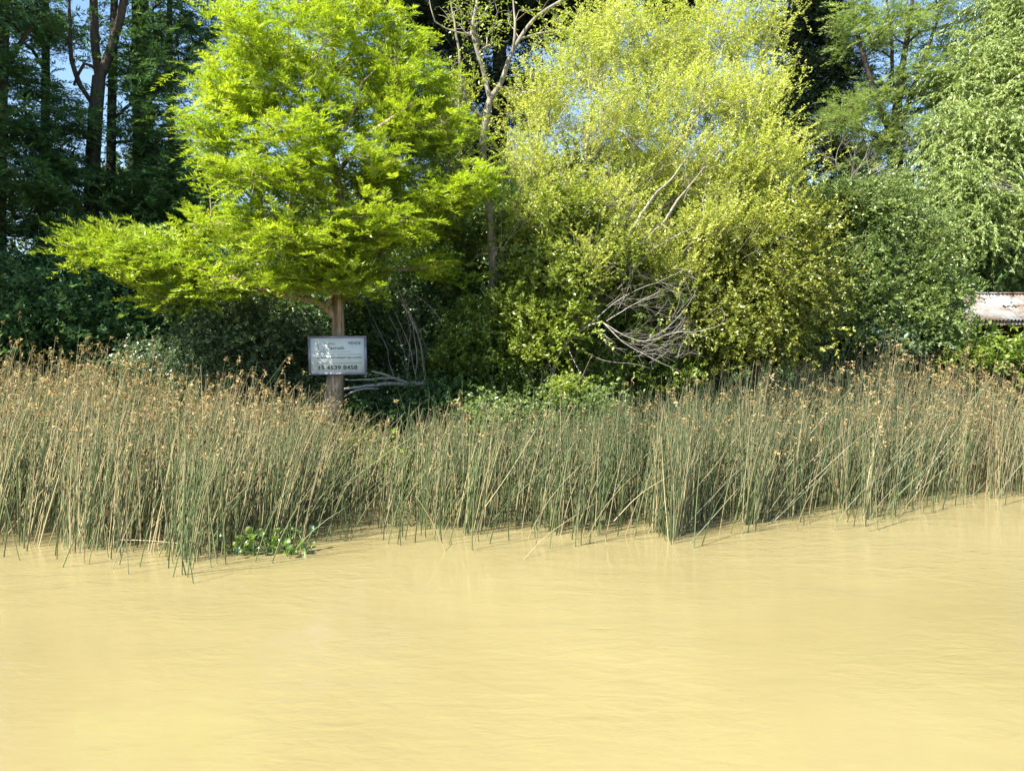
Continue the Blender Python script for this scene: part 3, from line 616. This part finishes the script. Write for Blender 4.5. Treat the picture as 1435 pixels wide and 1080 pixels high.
# right side
tree('laurel_tree', 'dense olive and yellow leaved tree right of the willow', 'tree',
     [(1060, 560, 14.9, .12), (1062, 440, 14.9, .10), (1075, 330, 14.9, .07), (1085, 240, 14.9, .03)], [],
     [(1085, 320, 55, 45, 14.7, 1.2, 40), (1050, 390, 85, 60, 14.5, 1.4, 70), (1110, 400, 60, 60, 14.6, 1.2, 44), (1010, 440, 60, 50, 14.3, 1.1, 34), (1060, 470, 90, 40, 14.3, 1.1, 40), (1020, 345, 50, 30, 14.5, 1.0, 18)],
     {**FB, 'L': .34, 'nl': 19, 'jit': .24}, M_OLIVE, M_MBARK, rtip=.005)
shrub('shrub', 'tall mid-green bush between the olive tree and the red roof', 1200, 580, 17.5, [(1195, 370, 60, 70, 17.6, 1.3, 62), (1180, 290, 50, 40, 17.8, 1.1, 26), (1230, 440, 85, 50, 17.3, 1.3, 62), (1170, 470, 60, 40, 17.2, 1.0, 34), (1300, 485, 30, 30, 17.4, .9, 30), (1280, 415, 35, 40, 17.6, 1.1, 30)], {**FB, 'L': .36, 'll': .075, 'lw': .04, 'jit': .26}, M_MID)
shrub('shrub', 'light green sapling standing above the dark bush left of the roof', 1300, 520, 17.0, [(1300, 330, 28, 40, 17.0, .6, 18), (1315, 390, 32, 34, 17.0, .6, 16), (1255, 280, 28, 34, 17.2, .6, 12)], {**FB, 'nl': 14, 'll': .07}, M_MID)
shrub('shrub', 'fresh green broad-leaved plants below the red roof at the right edge', 1400, 560, 17.3, [(1400, 503, 45, 16, 16.8, .6, 34), (1345, 505, 35, 16, 16.8, .6, 20), (1430, 508, 40, 14, 16.6, .6, 20), (1490, 500, 40, 20, 17, .7, 14)], {**FB, 'll': .11, 'lw': .055, 'nl': 12}, M_BUSH)
shrub('shrub', 'pale broad-leaved bush at the reed tops left of the red roof', 1230, 560, 16.8, [(1210, 468, 32, 12, 16.5, .5, 14), (1250, 485, 40, 14, 16.5, .5, 14)], {**FB, 'll': .10, 'lw': .05, 'nl': 12}, M_GREY)
shrub('shrub', 'bushes behind the shed roof at the right edge', 1400, 460, 23.0, [(1380, 380, 60, 26, 23, 1.2, 30), (1440, 375, 50, 30, 23, 1.2, 22)], {**FB, 'L': .45, 'll': .11, 'lw': .06}, M_MID)
tree('weeping_willow', 'bright pale-green weeping tree at the right edge above the red roof', 'tree',
     [(1500, 540, 23, .22), (1495, 400, 23, .18), (1480, 280, 23, .14), (1450, 170, 23, .10), (1430, 60, 23, .06), (1425, -40, 23, .02)],
     [[(1480, 290, 23, .09), (1430, 285, 22.2, .06), (1380, 290, 22.0, .04), (1330, 300, 22.0, .015)]],
     [(1400, 100, 70, 60, 22.6, 1.6, 70), (1430, 20, 70, 50, 22.8, 1.6, 44), (1360, 190, 65, 50, 22.4, 1.5, 54), (1440, 200, 60, 60, 22.4, 1.5, 40), (1330, 260, 50, 40, 22.2, 1.2, 32), (1400, 285, 70, 40, 22.2, 1.3, 40), (1470, 120, 80, 80, 23, 1.8, 24), (1340, 320, 60, 30, 22.2, 1.0, 20), (1500, -60, 90, 60, 23, 2, 16)],
     dict(ntw=10, L=.75, nl=46, ll=.09, lw=.024, style='weep', droop=.65, spread=1.2, clump=.5, jit=.36, m=3), M_RWIL, M_MBARK, rtip=.005)
tree('feathery_tree', 'tall blue-green feathery tree with dark limbs against the sky, upper right', 'tree',
     [(1262, 500, 24, .22), (1260, 300, 24, .2), (1255, 190, 24, .17), (1262, 110, 24, .1), (1275, 30, 24, .07), (1285, -60, 24, .03)],
     [[(1256, 200, 24, .12), (1232, 150, 23.6, .09), (1205, 60, 23.4, .06), (1190, -10, 23.4, .03)], [(1260, 180, 24, .1), (1285, 110, 24.2, .07), (1310, 40, 24.4, .045), (1330, -20, 24.4, .02)],
      [(1255, 200, 24, .09), (1215, 185, 23.5, .06), (1170, 170, 23.3, .04), (1130, 175, 23.2, .015)], [(1248, 130, 24, .07), (1250, 70, 23.8, .05), (1242, 0, 23.7, .03)]],
     [(1215, 50, 50, 40, 23.6, 1.6, 30), (1290, 30, 70, 45, 24.2, 1.8, 42), (1260, 110, 60, 35, 23.8, 1.6, 26), (1215, 150, 55, 25, 23.4, 1.3, 22), (1310, 130, 50, 40, 24.2, 1.4, 22), (1240, 190, 70, 25, 23.6, 1.6, 26), (1170, 175, 36, 18, 23.3, 1.0, 12), (1190, 20, 24, 20, 23.4, .9, 10), (1350, 50, 40, 40, 24.4, 1.4, 12), (1270, -60, 90, 40, 24, 2, 20), (1215, 230, 40, 20, 23.6, 1.0, 10)],
     dict(ntw=11, L=.65, nl=30, ll=.15, lw=.022, style='feather', droop=.25, spread=1.1, flat=.4, clump=.6, jit=.24, m=1), M_FEATH, M_DBARK, rtip=.007)
tree('conifer', 'very dark narrow conifer just right of the willow top', 'tree',
     [(1125, 480, 26, .25), (1122, 300, 26, .22), (1120, 100, 26, .14), (1118, -60, 26, .08), (1118, -160, 26, .03)], [],
     [(1130, 40, 45, 60, 26, 1.6, 50), (1120, -60, 40, 60, 26, 1.5, 20), (1140, 110, 50, 40, 26, 1.6, 30), (1105, 155, 50, 16, 26, 1.4, 12), (1160, 150, 40, 14, 26, 1.3, 12), (1120, 195, 60, 22, 26, 1.6, 20), (1160, 225, 40, 24, 26, 1.3, 14)],
     dict(ntw=11, L=.6, nl=34, ll=.13, lw=.022, style='feather', droop=.2, spread=1.3, flat=.35, clump=.5, jit=.3, m=4), M_PINE, M_DBARK, rtip=.007)
tree('conifer', 'broad blackish conifer behind the top of the cypress and the sparse tree', 'tree',
     [(700, 480, 27, .35), (700, 250, 27, .3), (700, 50, 27, .22), (700, -150, 27, .1), (700, -260, 27, .04)], [],
     [(700, 20, 60, 50, 27, 2.0, 56), (620, 30, 60, 55, 27, 2, 50), (780, 20, 55, 40, 27, 2, 34), (690, -80, 110, 60, 27, 2.4, 44), (660, 110, 60, 35, 27, 1.8, 22), (940, 5, 50, 26, 27, 1.6, 20), (870, -40, 90, 40, 27, 2, 20), (450, 5, 45, 18, 27, 1.5, 12), (600, 180, 50, 40, 27, 1.5, 24), (660, 190, 60, 40, 27, 1.6, 26), (560, 120, 60, 40, 27, 1.6, 14), (730, 150, 40, 40, 27, 1.4, 14), (640, 260, 70, 40, 27, 1.6, 24), (540, -20, 60, 36, 27, 1.8, 24)],
     dict(ntw=11, L=.65, nl=34, ll=.14, lw=.024, style='feather', droop=.2, spread=1.3, flat=.4, clump=.5, jit=.36, m=4), M_PINE, M_DBARK, rtip=.008)

# ------------------------------------------------------------------ the dark wood at the left
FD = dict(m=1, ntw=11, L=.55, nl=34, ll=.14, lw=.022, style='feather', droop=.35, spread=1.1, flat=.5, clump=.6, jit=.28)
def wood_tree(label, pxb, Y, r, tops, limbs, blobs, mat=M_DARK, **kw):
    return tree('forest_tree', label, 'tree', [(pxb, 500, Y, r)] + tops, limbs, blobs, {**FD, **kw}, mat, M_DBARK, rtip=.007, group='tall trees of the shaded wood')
wood_tree('dark tree with thick trunk forking in a V, upper left', 128, 19, .22, [(128, 300, 19, 0.172), (133, 180, 19, 0.164), (139, 108, 19, 0.148)],
          [[(139, 112, 19, 0.098), (133, 60, 19, 0.098), (131, 0, 19, 0.090), (130, -120, 19, 0.066), (130, -260, 19, 0.025)], [(139, 112, 19, 0.107), (152, 80, 19, 0.107), (166, 35, 19, 0.098), (176, -20, 19, 0.082), (190, -150, 19, 0.041)],
           [(131, 150, 19, 0.041), (112, 118, 18.8, .06), (100, 85, 18.6, .05), (98, 30, 18.6, .04), (96, -40, 18.6, .02)], [(139, 100, 19, 0.041), (118, 90, 18.9, .04), (104, 120, 18.8, .03)]],
          [(100, 250, 60, 22, 18.4, 1.4, 26), (60, 210, 60, 30, 18.2, 1.3, 22), (110, 175, 40, 26, 18.4, 1.2, 14), (130, 340, 70, 30, 18.2, 1.4, 28), (140, -80, 120, 60, 19, 2.4, 50), (60, 40, 50, 24, 18.4, 1.2, 16), (70, 320, 60, 26, 18.3, 1.3, 20)])
wood_tree('dark straight trunk right beside the V-forked tree', 155, 20, .15, [(155, 300, 20, 0.119), (157, 150, 20, 0.107), (160, 20, 20, 0.090), (163, -150, 20, 0.057), (165, -250, 20, 0.025)],
          [[(157, 170, 20, 0.041), (185, 145, 19.8, .04), (215, 140, 19.6, .03), (250, 146, 19.5, .012)], [(156, 200, 20, 0.041), (190, 197, 19.8, .035), (230, 192, 19.6, .03), (265, 188, 19.5, .012)]],
          [(225, 160, 40, 20, 19.6, 1.0, 12), (230, 110, 40, 30, 19.8, 1.2, 16), (160, -100, 110, 60, 20, 2.2, 30), (190, 300, 60, 30, 19.6, 1.3, 20), (250, 240, 30, 30, 19.6, 1.0, 12)])
wood_tree('thick dark trunk hung with foliage, left of the cypress crown', 200, 21, .33, [(202, 300, 21, 0.262), (200, 150, 21, 0.246), (197, 20, 21, 0.213), (195, -150, 21, 0.123), (193, -280, 21, 0.041)], [],
          [(200, 100, 36, 60, 20.4, 1.4, 30), (205, 200, 34, 50, 20.4, 1.3, 24), (250, 60, 50, 60, 20.6, 1.6, 40), (280, 20, 60, 40, 20.8, 1.6, 24), (200, 280, 50, 40, 20.4, 1.4, 26), (230, -90, 100, 60, 21, 2.4, 40), (290, 250, 40, 60, 20.6, 1.3, 26), (250, 330, 60, 40, 20.4, 1.4, 30)])
wood_tree('slim dark trunk close to the left side of the cypress', 241, 20, .12, [(242, 300, 20, 0.090), (240, 180, 20, 0.082), (238, 60, 20, 0.074), (238, -80, 20, 0.041), (238, -160, 20, 0.016)],
          [[(241, 230, 20, 0.033), (222, 205, 19.8, .035), (200, 190, 19.6, .015)], [(241, 235, 20, 0.025), (258, 224, 19.8, .025), (290, 230, 19.6, .01)]],
          [(255, 280, 40, 40, 19.6, 1.1, 24), (215, 260, 30, 20, 19.6, .9, 10), (290, 310, 40, 40, 19.8, 1.1, 20), (250, 200, 40, 20, 19.7, 1, 10)])
wood_tree('dark trunk left of the V-forked tree', 62, 20, .15, [(62, 300, 20, 0.115), (64, 150, 20, 0.107), (64, 20, 20, 0.082), (62, -100, 20, 0.049), (60, -200, 20, 0.016)],
          [[(63, 100, 20, 0.041), (45, 70, 19.8, .04), (20, 50, 19.6, .02)]],
          [(60, 130, 50, 26, 19.6, 1.2, 16), (30, 180, 50, 30, 19.6, 1.2, 20), (60, 270, 60, 26, 19.4, 1.3, 22), (60, 30, 70, 30, 19.8, 1.5, 20), (30, -80, 110, 60, 20, 2.2, 36), (20, 100, 30, 20, 19.6, 1, 8)])
wood_tree('thick dark trunk at the left edge of the photo', -2, 17.5, .2, [(-2, 300, 17.5, 0.156), (0, 150, 17.5, 0.148), (4, 20, 17.5, 0.131), (6, -120, 17.5, 0.082), (8, -220, 17.5, 0.033)],
          [[(2, 110, 17.5, 0.066), (22, 70, 17.4, .06), (45, 35, 17.3, .03)], [(0, 250, 17.5, 0.041), (25, 245, 17.2, .04), (60, 250, 17, 0.012)]],
          [(10, 90, 50, 26, 17.2, 1.2, 18), (20, 170, 40, 26, 17.0, 1.1, 14), (30, 260, 60, 26, 17.0, 1.2, 24), (-30, -60, 120, 60, 17.5, 2.2, 40), (-90, 100, 70, 120, 17.5, 2.0, 34), (20, 20, 50, 20, 17.3, 1.2, 12), (-80, 300, 80, 80, 17.5, 1.6, 20)])
# off to the left the wood goes on, unseen and kept for its shade
for (px, Y) in ((-300, 16.5), (-620, 18), (-480, 24), (-950, 20), (-800, 14), (-345, 13.8), (-420, 20)):  # the nearest of these trees is added to shade the left bushes
    wood_tree('dark tree of the wood unseen beyond the left edge, kept for its shade', px, Y, .3, [(px, 100, Y, .25), (px, -200, Y, .1), (px, -380, Y, .03)], [],
              [(px, 300, 150, 140, Y, 2.8, 44), (px, 60, 170, 150, Y, 3, 60), (px + 20, -180, 140, 150, Y, 3, 50)], ntw=8, L=1.0, nl=20, ll=.26, lw=.07, jit=.6)
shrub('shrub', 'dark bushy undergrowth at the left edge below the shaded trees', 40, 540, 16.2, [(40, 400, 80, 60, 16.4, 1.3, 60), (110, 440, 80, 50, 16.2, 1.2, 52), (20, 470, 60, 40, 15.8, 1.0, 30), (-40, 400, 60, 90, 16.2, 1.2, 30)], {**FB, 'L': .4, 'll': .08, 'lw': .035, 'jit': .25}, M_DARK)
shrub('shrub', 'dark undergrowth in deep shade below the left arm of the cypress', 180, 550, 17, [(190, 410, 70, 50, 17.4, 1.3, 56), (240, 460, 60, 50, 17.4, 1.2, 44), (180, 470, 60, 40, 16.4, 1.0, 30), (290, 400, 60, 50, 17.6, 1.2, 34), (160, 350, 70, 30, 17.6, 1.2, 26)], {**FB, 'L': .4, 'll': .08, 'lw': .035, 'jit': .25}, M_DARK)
shrub('shrub', 'feathery shrub catching light at the far left, below the trunks', 70, 500, 19, [(70, 290, 50, 26, 18.6, 1.0, 20), (30, 320, 50, 26, 18.4, 1.0, 16), (120, 300, 40, 20, 18.6, 1.0, 10)], {**FD, 'ntw': 8}, M_MID)
shrub('shrub', 'dark tall thicket behind the cypress trunk', 480, 540, 19, [(420, 430, 90, 70, 19, 1.4, 50), (560, 400, 90, 80, 19.4, 1.4, 60), (640, 470, 80, 70, 19, 1.3, 44), (330, 430, 70, 70, 18.6, 1.3, 34)], {**FB, 'L': .5, 'll': .10, 'lw': .05, 'jit': .3}, M_DEEP)
shrub('shrub', 'dark backing thicket behind the willow and the olive tree', 900, 540, 20, [(820, 430, 90, 80, 20, 1.4, 46), (980, 420, 100, 80, 20, 1.4, 54), (1120, 430, 90, 80, 20.4, 1.4, 44), (1260, 440, 90, 60, 21, 1.4, 36), (760, 300, 80, 60, 20, 1.4, 30), (900, 290, 90, 60, 20, 1.4, 34), (1200, 330, 60, 50, 21, 1.3, 20)], {**FB, 'L': .5, 'll': .10, 'lw': .05, 'jit': .3}, M_DEEP)

# far woods: one mass
TT = []; DD = []
for (cx, cy, rx, ry, Y, rd, n) in [(60, 440, 260, 50, 42, 4, 170), (220, 290, 35, 45, 40, 2, 16), (360, 390, 160, 80, 44, 4, 150), (600, 350, 220, 90, 44, 4, 200), (900, 330, 260, 110, 46, 4, 240), (1250, 390, 260, 90, 44, 4, 260), (1180, 290, 40, 30, 40, 2, 14),
                                  (-500, 300, 350, 150, 44, 4, 160), (1700, 330, 300, 130, 44, 4, 120), (1380, 330, 80, 60, 40, 3, 40), (250, 475, 600, 30, 36, 3, 260), (1150, 475, 500, 30, 36, 3, 240)]:
    t_, d_ = blob_targets([(cx, cy, rx, ry, Y, rd, n)]); TT.append(t_); DD.append(d_)
tag(crown_object('far_woods', np.concatenate(TT), np.concatenate(DD), dict(ntw=9, L=1.1, nl=30, ll=.26, lw=.12, style='broad', droop=.1, spread=1.5, jit=.55, m=4), M_FAR, None), 'sunlit far woods seen through gaps between the nearer trees', 'woodland')
n = 3600; ux = rng.uniform(-30, 34, n); uy = rng.uniform(0, 1, n) ** 1.3 * 19 + 13.7 + np.maximum(0, ux) * .12
ok = ~((ux > 10) & (ux < 18) & (uy > 17.5) & (uy < 23.5)); ux, uy = ux[ok], uy[ok]
tag(crown_object('undergrowth', np.stack([ux, uy, ground_z(ux, uy) + rng.uniform(.1, .75, len(ux))], -1), rng.normal(size=(len(ux), 3)), dict(ntw=9, L=.4, nl=20, ll=.10, lw=.05, style='broad', droop=.1, spread=1.5, jit=.25, m=2), M_DEEP, None), 'low dark green undergrowth covering the bank behind the reeds', 'undergrowth')

# ------------------------------------------------------------------ dead wood
def twigs(G, start, d, L, r, depth, curl, kids, spread=.6):
    n = 9; p = [np.array(start)]; dd = norm(np.array(d, float)); axis = norm(rng.normal(size=3))
    c = rng.normal(curl, .5)
    for k in range(n):
        dd = norm(dd + np.cross(axis, dd) * c * L / n * 1.2 + rng.normal(0, .05, 3)); p.append(p[-1] + dd * L / n)
    p = np.array(p); rr = r * np.linspace(1, .25, len(p)); tubes(G, p[None], rr[None], 4 if r > .006 else 3)
    if depth:
        for k in range(kids):
            i = rng.integers(2, n); v = norm(p[i] - p[i - 1]); q = norm(v + rng.normal(0, spread, 3) * np.array([1, .8, 1]))
            twigs(G, p[i], q, L * rng.uniform(.35, .65), rr[i] * .6, depth - 1, curl, kids, spread)
db = empty('dead_branch', at(738, 575, 13.55), 'bleached dead branch arching right over the reeds with curling bare twigs', 'dead branch')
main = [[(738, 575, 13.2, .035), (765, 540, 13.1, .035), (782, 500, 13.0, .038), (800, 475, 12.9, .042), (825, 456, 12.8, .038), (845, 452, 12.7, .03)],
        [(845, 452, 12.7, .022), (875, 470, 12.6, .02), (905, 478, 12.5, .018), (945, 466, 12.4, .016), (985, 463, 12.4, .012), (1010, 455, 12.3, .008), (1016, 438, 12.3, .006), (1004, 431, 12.3, .005), (985, 448, 12.3, .004)],
        [(825, 456, 12.8, .02), (860, 425, 12.8, .018), (895, 405, 12.8, .014), (930, 392, 12.8, .01), (958, 378, 12.8, .006)],
        [(845, 452, 12.7, .018), (872, 478, 12.5, .016), (900, 495, 12.4, .013), (925, 508, 12.3, .01), (953, 520, 12.3, .006)],
        [(850, 450, 12.7, .016), (890, 425, 12.6, .013), (925, 408, 12.5, .009)],
        [(905, 478, 12.5, .012), (940, 455, 12.5, .01), (965, 425, 12.5, .007), (978, 402, 12.5, .004)],
        [(960, 465, 12.4, .009), (985, 470, 12.4, .007), (1000, 477, 12.4, .004)],
        [(797, 490, 12.9, .014), (812, 520, 12.7, .012), (838, 548, 12.6, .009), (862, 563, 12.6, .006)],
        [(817, 490, 12.7, .01), (845, 505, 12.6, .009), (890, 510, 12.5, .007), (912, 516, 12.5, .004)],
        [(782, 500, 13.0, .02), (772, 545, 12.9, .016), (774, 570, 12.9, .012)]]
for k, ln in enumerate(main):
    ln = [(a_, b_, c_ + .35, r_ * .5) for a_, b_, c_, r_ in ln]
    pl = poly(pxline(ln), .12, .004); g = Geo(); tube1(g, pl, 6); g.build('stem' if k == 0 else 'bough', M_DEAD if k else M_GBARK, db, smooth=True)
g = Geo()
for (px, py, Y, dx, dz, L_, n) in [(870, 470, 12.6, 1, -.1, .7, 6), (900, 478, 12.5, 1, -.4, .6, 7), (930, 470, 12.4, 1, .3, .6, 6), (900, 495, 12.4, 1, .2, .6, 6), (860, 428, 12.8, 1, .2, .6, 5), (890, 425, 12.6, 1, -.2, .6, 6), (925, 400, 12.7, .7, -.4, .5, 4), (845, 470, 12.5, .6, -1, .5, 4), (950, 500, 12.4, .4, 1, .5, 4), (800, 400, 13.2, .5, .8, .6, 5), (830, 380, 13.2, .6, .8, .6, 5), (940, 440, 12.5, .5, .2, .5, 5)]:
    for k in range(n): twigs(g, at(px + rng.normal(0, 8), py + rng.normal(0, 6), Y + .35), (dx + rng.normal(0, .3), rng.normal(0, .3), dz + rng.normal(0, .4)), L_ * rng.uniform(.6, 1.1), .0045, 1, 1.4, 5)
g.build('twigs', M_DEAD, db, smooth=True, kind='stuff')
wt = empty('dead_twigs', at(860, 420, 13.6), 'grey bare twigs standing in the willow above the arching dead branch', 'dead branch')
g = Geo()
for (px, py, n_) in [(850, 350, 8), (900, 330, 8), (960, 300, 8), (815, 240, 8), (800, 190, 6), (835, 130, 6), (880, 400, 8), (1000, 345, 6), (930, 220, 6), (740, 330, 5), (700, 380, 4)]:
    for k in range(n_): twigs(g, at(px + rng.normal(0, 22), py + rng.normal(0, 22), 13.4 + rng.normal(0, .2)), (rng.normal(.45, .35), rng.normal(-.15, .2), rng.uniform(.3, 1)), rng.uniform(.4, .9), .006, 1, .5, 4)
g.build('twigs', M_GBARK, wt, smooth=True, kind='stuff')
# thin bare stems right of the sign
st = empty('bare_stems', at(580, 560, 13.6), 'cluster of thin grey leafless stems leaning left, right of the sign', 'dead stems')
for (a, b, c, d_) in [(590, 540, 545, 425), (578, 545, 540, 430), (583, 540, 560, 410), (600, 520, 548, 400), (572, 535, 530, 470), (620, 510, 560, 420), (598, 545, 575, 440), (560, 540, 520, 440), (640, 470, 560, 400), (568, 530, 555, 400)]:
    Y = rng.uniform(13.2, 14.2); mx, my = (a + c) / 2 + rng.normal(6, 6), (b + d_) / 2
    g = Geo(); tube1(g, poly(pxline([(a, b + 40, Y, .009), (mx, my, Y, .007), (c, d_, Y, .004), (c - 15, d_ - 30, Y, .002)]), .2, .01), 4)
    for k in range(5): twigs(g, at(mx + rng.normal(0, 8), my + rng.normal(0, 25), Y), (rng.normal(-.2, .5), rng.normal(0, .3), .8), .4, .0025, 1, .8, 1)
    g.build('stem', M_DEAD, st, smooth=True)
fl = empty('fallen_log', at(595, 540, 13.3), 'grey fallen log with broken twigs lying level, just right of the sign', 'log')
for ln in [[(482, 545, 13.0, .02), (515, 541, 13.1, .026), (550, 537, 13.2, .032), (595, 537, 13.3, .04)], [(520, 520, 13.1, .015), (548, 528, 13.2, .025), (570, 536, 13.2, .03)], [(484, 532, 13.0, .01), (520, 531, 13.1, .016), (560, 530, 13.2, .02)], [(482, 556, 12.9, .012), (500, 546, 13.0, .014), (530, 545, 13.1, .016)]]:
    g = Geo(); tube1(g, poly(pxline(ln), .12, .006), 7); g.build('limb' if ln[0][3] != .02 else 'stem', M_DEAD, fl, smooth=True)
fl2 = empty('fallen_limb', at(1045, 535, 14.6), 'dark dead limb sloping up to the right over the reeds, right of centre', 'log')
for ln in [[(975, 560, 14.2, .03), (1010, 530, 14.4, .035), (1045, 512, 14.6, .035), (1085, 493, 14.8, .02), (1110, 488, 14.8, .01)], [(1045, 512, 14.6, .02), (1080, 500, 14.6, .015), (1115, 492, 14.6, .008)]]:
    g = Geo(); tube1(g, poly(pxline(ln), .12, .006), 6); g.build('limb', M_DBARK, fl2, smooth=True)
ds = empty('dead_shrub', at(1195, 330, 18.5), 'pale dead branching twigs among the bushes at the upper right', 'dead branch')
g = Geo()
for (a, b, dx, dz) in [(1195, 245, .4, .7), (1195, 245, -.5, .6), (1230, 250, .8, .4), (1200, 260, .8, .8), (1290, 215, -.9, .2), (1170, 230, -.5, .4), (1420, 262, -1, .2)]:
    for k in range(4): twigs(g, at(a + rng.normal(0, 5), b + rng.normal(0, 5), 18), (dx + rng.normal(0, .2), rng.normal(0, .2), dz + rng.normal(0, .2)), .8, .008, 2, .8, 3)
tube1(g, poly(pxline([(1195, 400, 18.4, .04), (1196, 300, 18.2, .035), (1195, 245, 18, .03)]), .3), 6)
g.build('twigs', M_DEAD, ds, smooth=True, kind='stuff')

# ------------------------------------------------------------------ shed with corrugated roof
YS = 19.0
e0 = at(1358, 449, YS); r0_ = at(1368, 413, YS + 1.7)
sh = empty('shed', (e0[0] + 2.5, YS + .8, .28), 'small open shed with rusty corrugated metal roof at the right edge', 'shed')
m, N, L = new_mat('rusty_corrugated_metal')
tc = N.new('ShaderNodeTexCoord'); n1 = N.new('ShaderNodeTexNoise'); n1.inputs['Scale'].default_value = 1.6; n1.inputs['Detail'].default_value = 7; n1.inputs['Roughness'].default_value = .65
L.new(tc.outputs['Object'], n1.inputs[0])
r = ramp(N, [(.34, (.25, .27, .29)), (.48, (.19, .19, .19)), (.57, (.15, .11, .085)), (.66, (.07, .05, .04))]); L.new(n1.outputs[0], r.inputs[0])
p = N.new('ShaderNodeBsdfPrincipled'); p.inputs['Roughness'].default_value = .8; p.inputs['Specular IOR Level'].default_value = .15
L.new(r.outputs[0], p.inputs['Base Color']); o = N.new('ShaderNodeOutputMaterial'); L.new(p.outputs[0], o.inputs[0]); M_RUST = m
x0 = e0[0]; zE = e0[2]; zR = r0_[2]; dpt = 1.7
for k in range(6):     # overlapping sheets
    w_ = .95; xa = x0 + k * .88; n = 13 * 4
    xx = np.linspace(0, w_, n); zz = -.026 * np.cos(xx / .085 * 2 * math.pi) + (k % 2) * .006
    for side in (0, 1):
        g = Geo(); rows = []
        for v in (0, .5, 1):
            yy = (YS + v * (dpt - .02)) if side == 0 else (YS + 2 * dpt - v * (dpt - .02))
            rows.append(np.stack([xa + xx + v * .04, np.full(n, yy - .03), zE + zz + (zR - zE) * v + rng.normal(0, .004)], -1))
        rows = np.array(rows); allv = np.concatenate([rows.reshape(-1, 3), rows.reshape(-1, 3) - np.array([0, 0, .004])])
        ii = (np.arange(2)[:, None] * n + np.arange(n - 1)[None]).ravel(); q = np.stack([ii, ii + 1, ii + n + 1, ii + n], -1)
        edge = np.stack([np.arange(n - 1), np.arange(1, n), np.arange(1, n) + 3 * n, np.arange(n - 1) + 3 * n], -1)
        g.add(allv, np.concatenate([q, q[:, ::-1] + 3 * n, edge])); g.build('roof_sheet', M_RUST, sh)
M_WOOD = bark_mat('weathered_timber', (.05, .03, .02), (.16, .10, .06)); M_PALEW = bark_mat('pale_timber', (.25, .18, .13), (.42, .33, .25))
g = Geo(); box(g, (x0 + 2.7, YS + dpt, zR + .035), (2.7, .12, .02)); g.build('ridge_cap', M_RUST, sh)
g = Geo(); box(g, (x0 + 2.7, YS + .04, zE - .075), (2.68, .02, .04)); g.build('fascia', M_PALEW, sh)
for dx in (.15, 1.8, 3.5, 5.1):
    for dy in (.3, 2 * dpt - .3):
        g = Geo(); zz = zE - .03 + (zR - zE) * (.3 / dpt); box(g, (x0 + dx, YS + dy, (zz + .2) / 2), (.06, .06, (zz - .2) / 2 )); g.build('post', M_WOOD, sh)
for k in range(24):
    g = Geo(); box(g, (x0 + .3 + k * .2, YS + 2 * dpt - .22, (zE + .2) / 2 + .1), (.095, .012, (zE - .2) / 2)); g.build('wall_plank', M_WOOD, sh)

# ------------------------------------------------------------------ water hyacinth
wh = empty('water_hyacinth', (*at(372, 765, 8.52)[:2], 0), 'floating water hyacinth clump with glossy round leaves at the foot of the left reeds', 'water plant')
M_HYA = leaf_mat('hyacinth_leaf', [(0, (.08, .16, .03)), (.6, (.15, .26, .04)), (1, (.24, .33, .05))], trans=.35, gloss=.12, rough=.3, inst=0)
def round_leaf(name, base, F, size, tint, parent):
    F = norm(F); S = norm(np.cross(F, np.array([0, 0, 1.]) + rng.normal(0, .3, 3))); Nn = np.cross(S, F)
    V = [base]; a = np.linspace(0, 2 * math.pi, 11)[:-1]
    c = base + F * size * .5
    ring = np.array([c + F * size * .5 * math.cos(q) + S * size * .46 * math.sin(q) + Nn * size * .16 * abs(math.sin(q)) for q in a])
    mid = np.array([c + F * size * .25 * math.cos(q) + S * size * .23 * math.sin(q) - Nn * .01 for q in a])
    V = np.concatenate([ring, mid, [c - Nn * .008]])
    Q = [[i, (i + 1) % 10, 10 + (i + 1) % 10, 10 + i] for i in range(10)] + [[10 + i, 10 + (i + 1) % 10, 10 + (i + 2) % 10, 20] for i in range(0, 10, 2)]
    g = Geo(); g.add(V, Q, np.tile(tint, (21, 1))); return g.build(name, M_HYA, parent, smooth=True)
spots = [(-.45, .05), (-.35, -.02), (-.2, .06), (-.1, -.04), (0, .05), (.08, -.05), (.16, .04), (.26, -.02), (.36, .05), (.46, 0), (.02, .12), (-.28, .12), (.2, .12)]
wc = np.array(wh.location)
for k in range(60):
    sx, sy = spots[k % len(spots)]; b = wc + np.array([sx + rng.normal(0, .03), sy + rng.normal(0, .05), 0])
    d = norm(np.array([rng.normal(0, .5), rng.normal(-.1, .4), rng.uniform(.4, 1)])); L_ = rng.uniform(.07, .27)
    tip = b + d * L_
    g = Geo(); pts = np.array([b - [0, 0, .02], b + d * L_ * .5 + rng.normal(0, .008, 3), tip]); tubes(g, pts[None], np.array([[.009, .007, .004]]), 5, np.array([[.5, .6, .5]])); g.build('petiole', M_HYA, wh, smooth=True)
    f = d * np.array([1, 1, .5]) + rng.normal(0, .45, 3); round_leaf('leaf', tip, f, rng.uniform(.055, .10), [rng.random(), rng.random(), .5], wh)
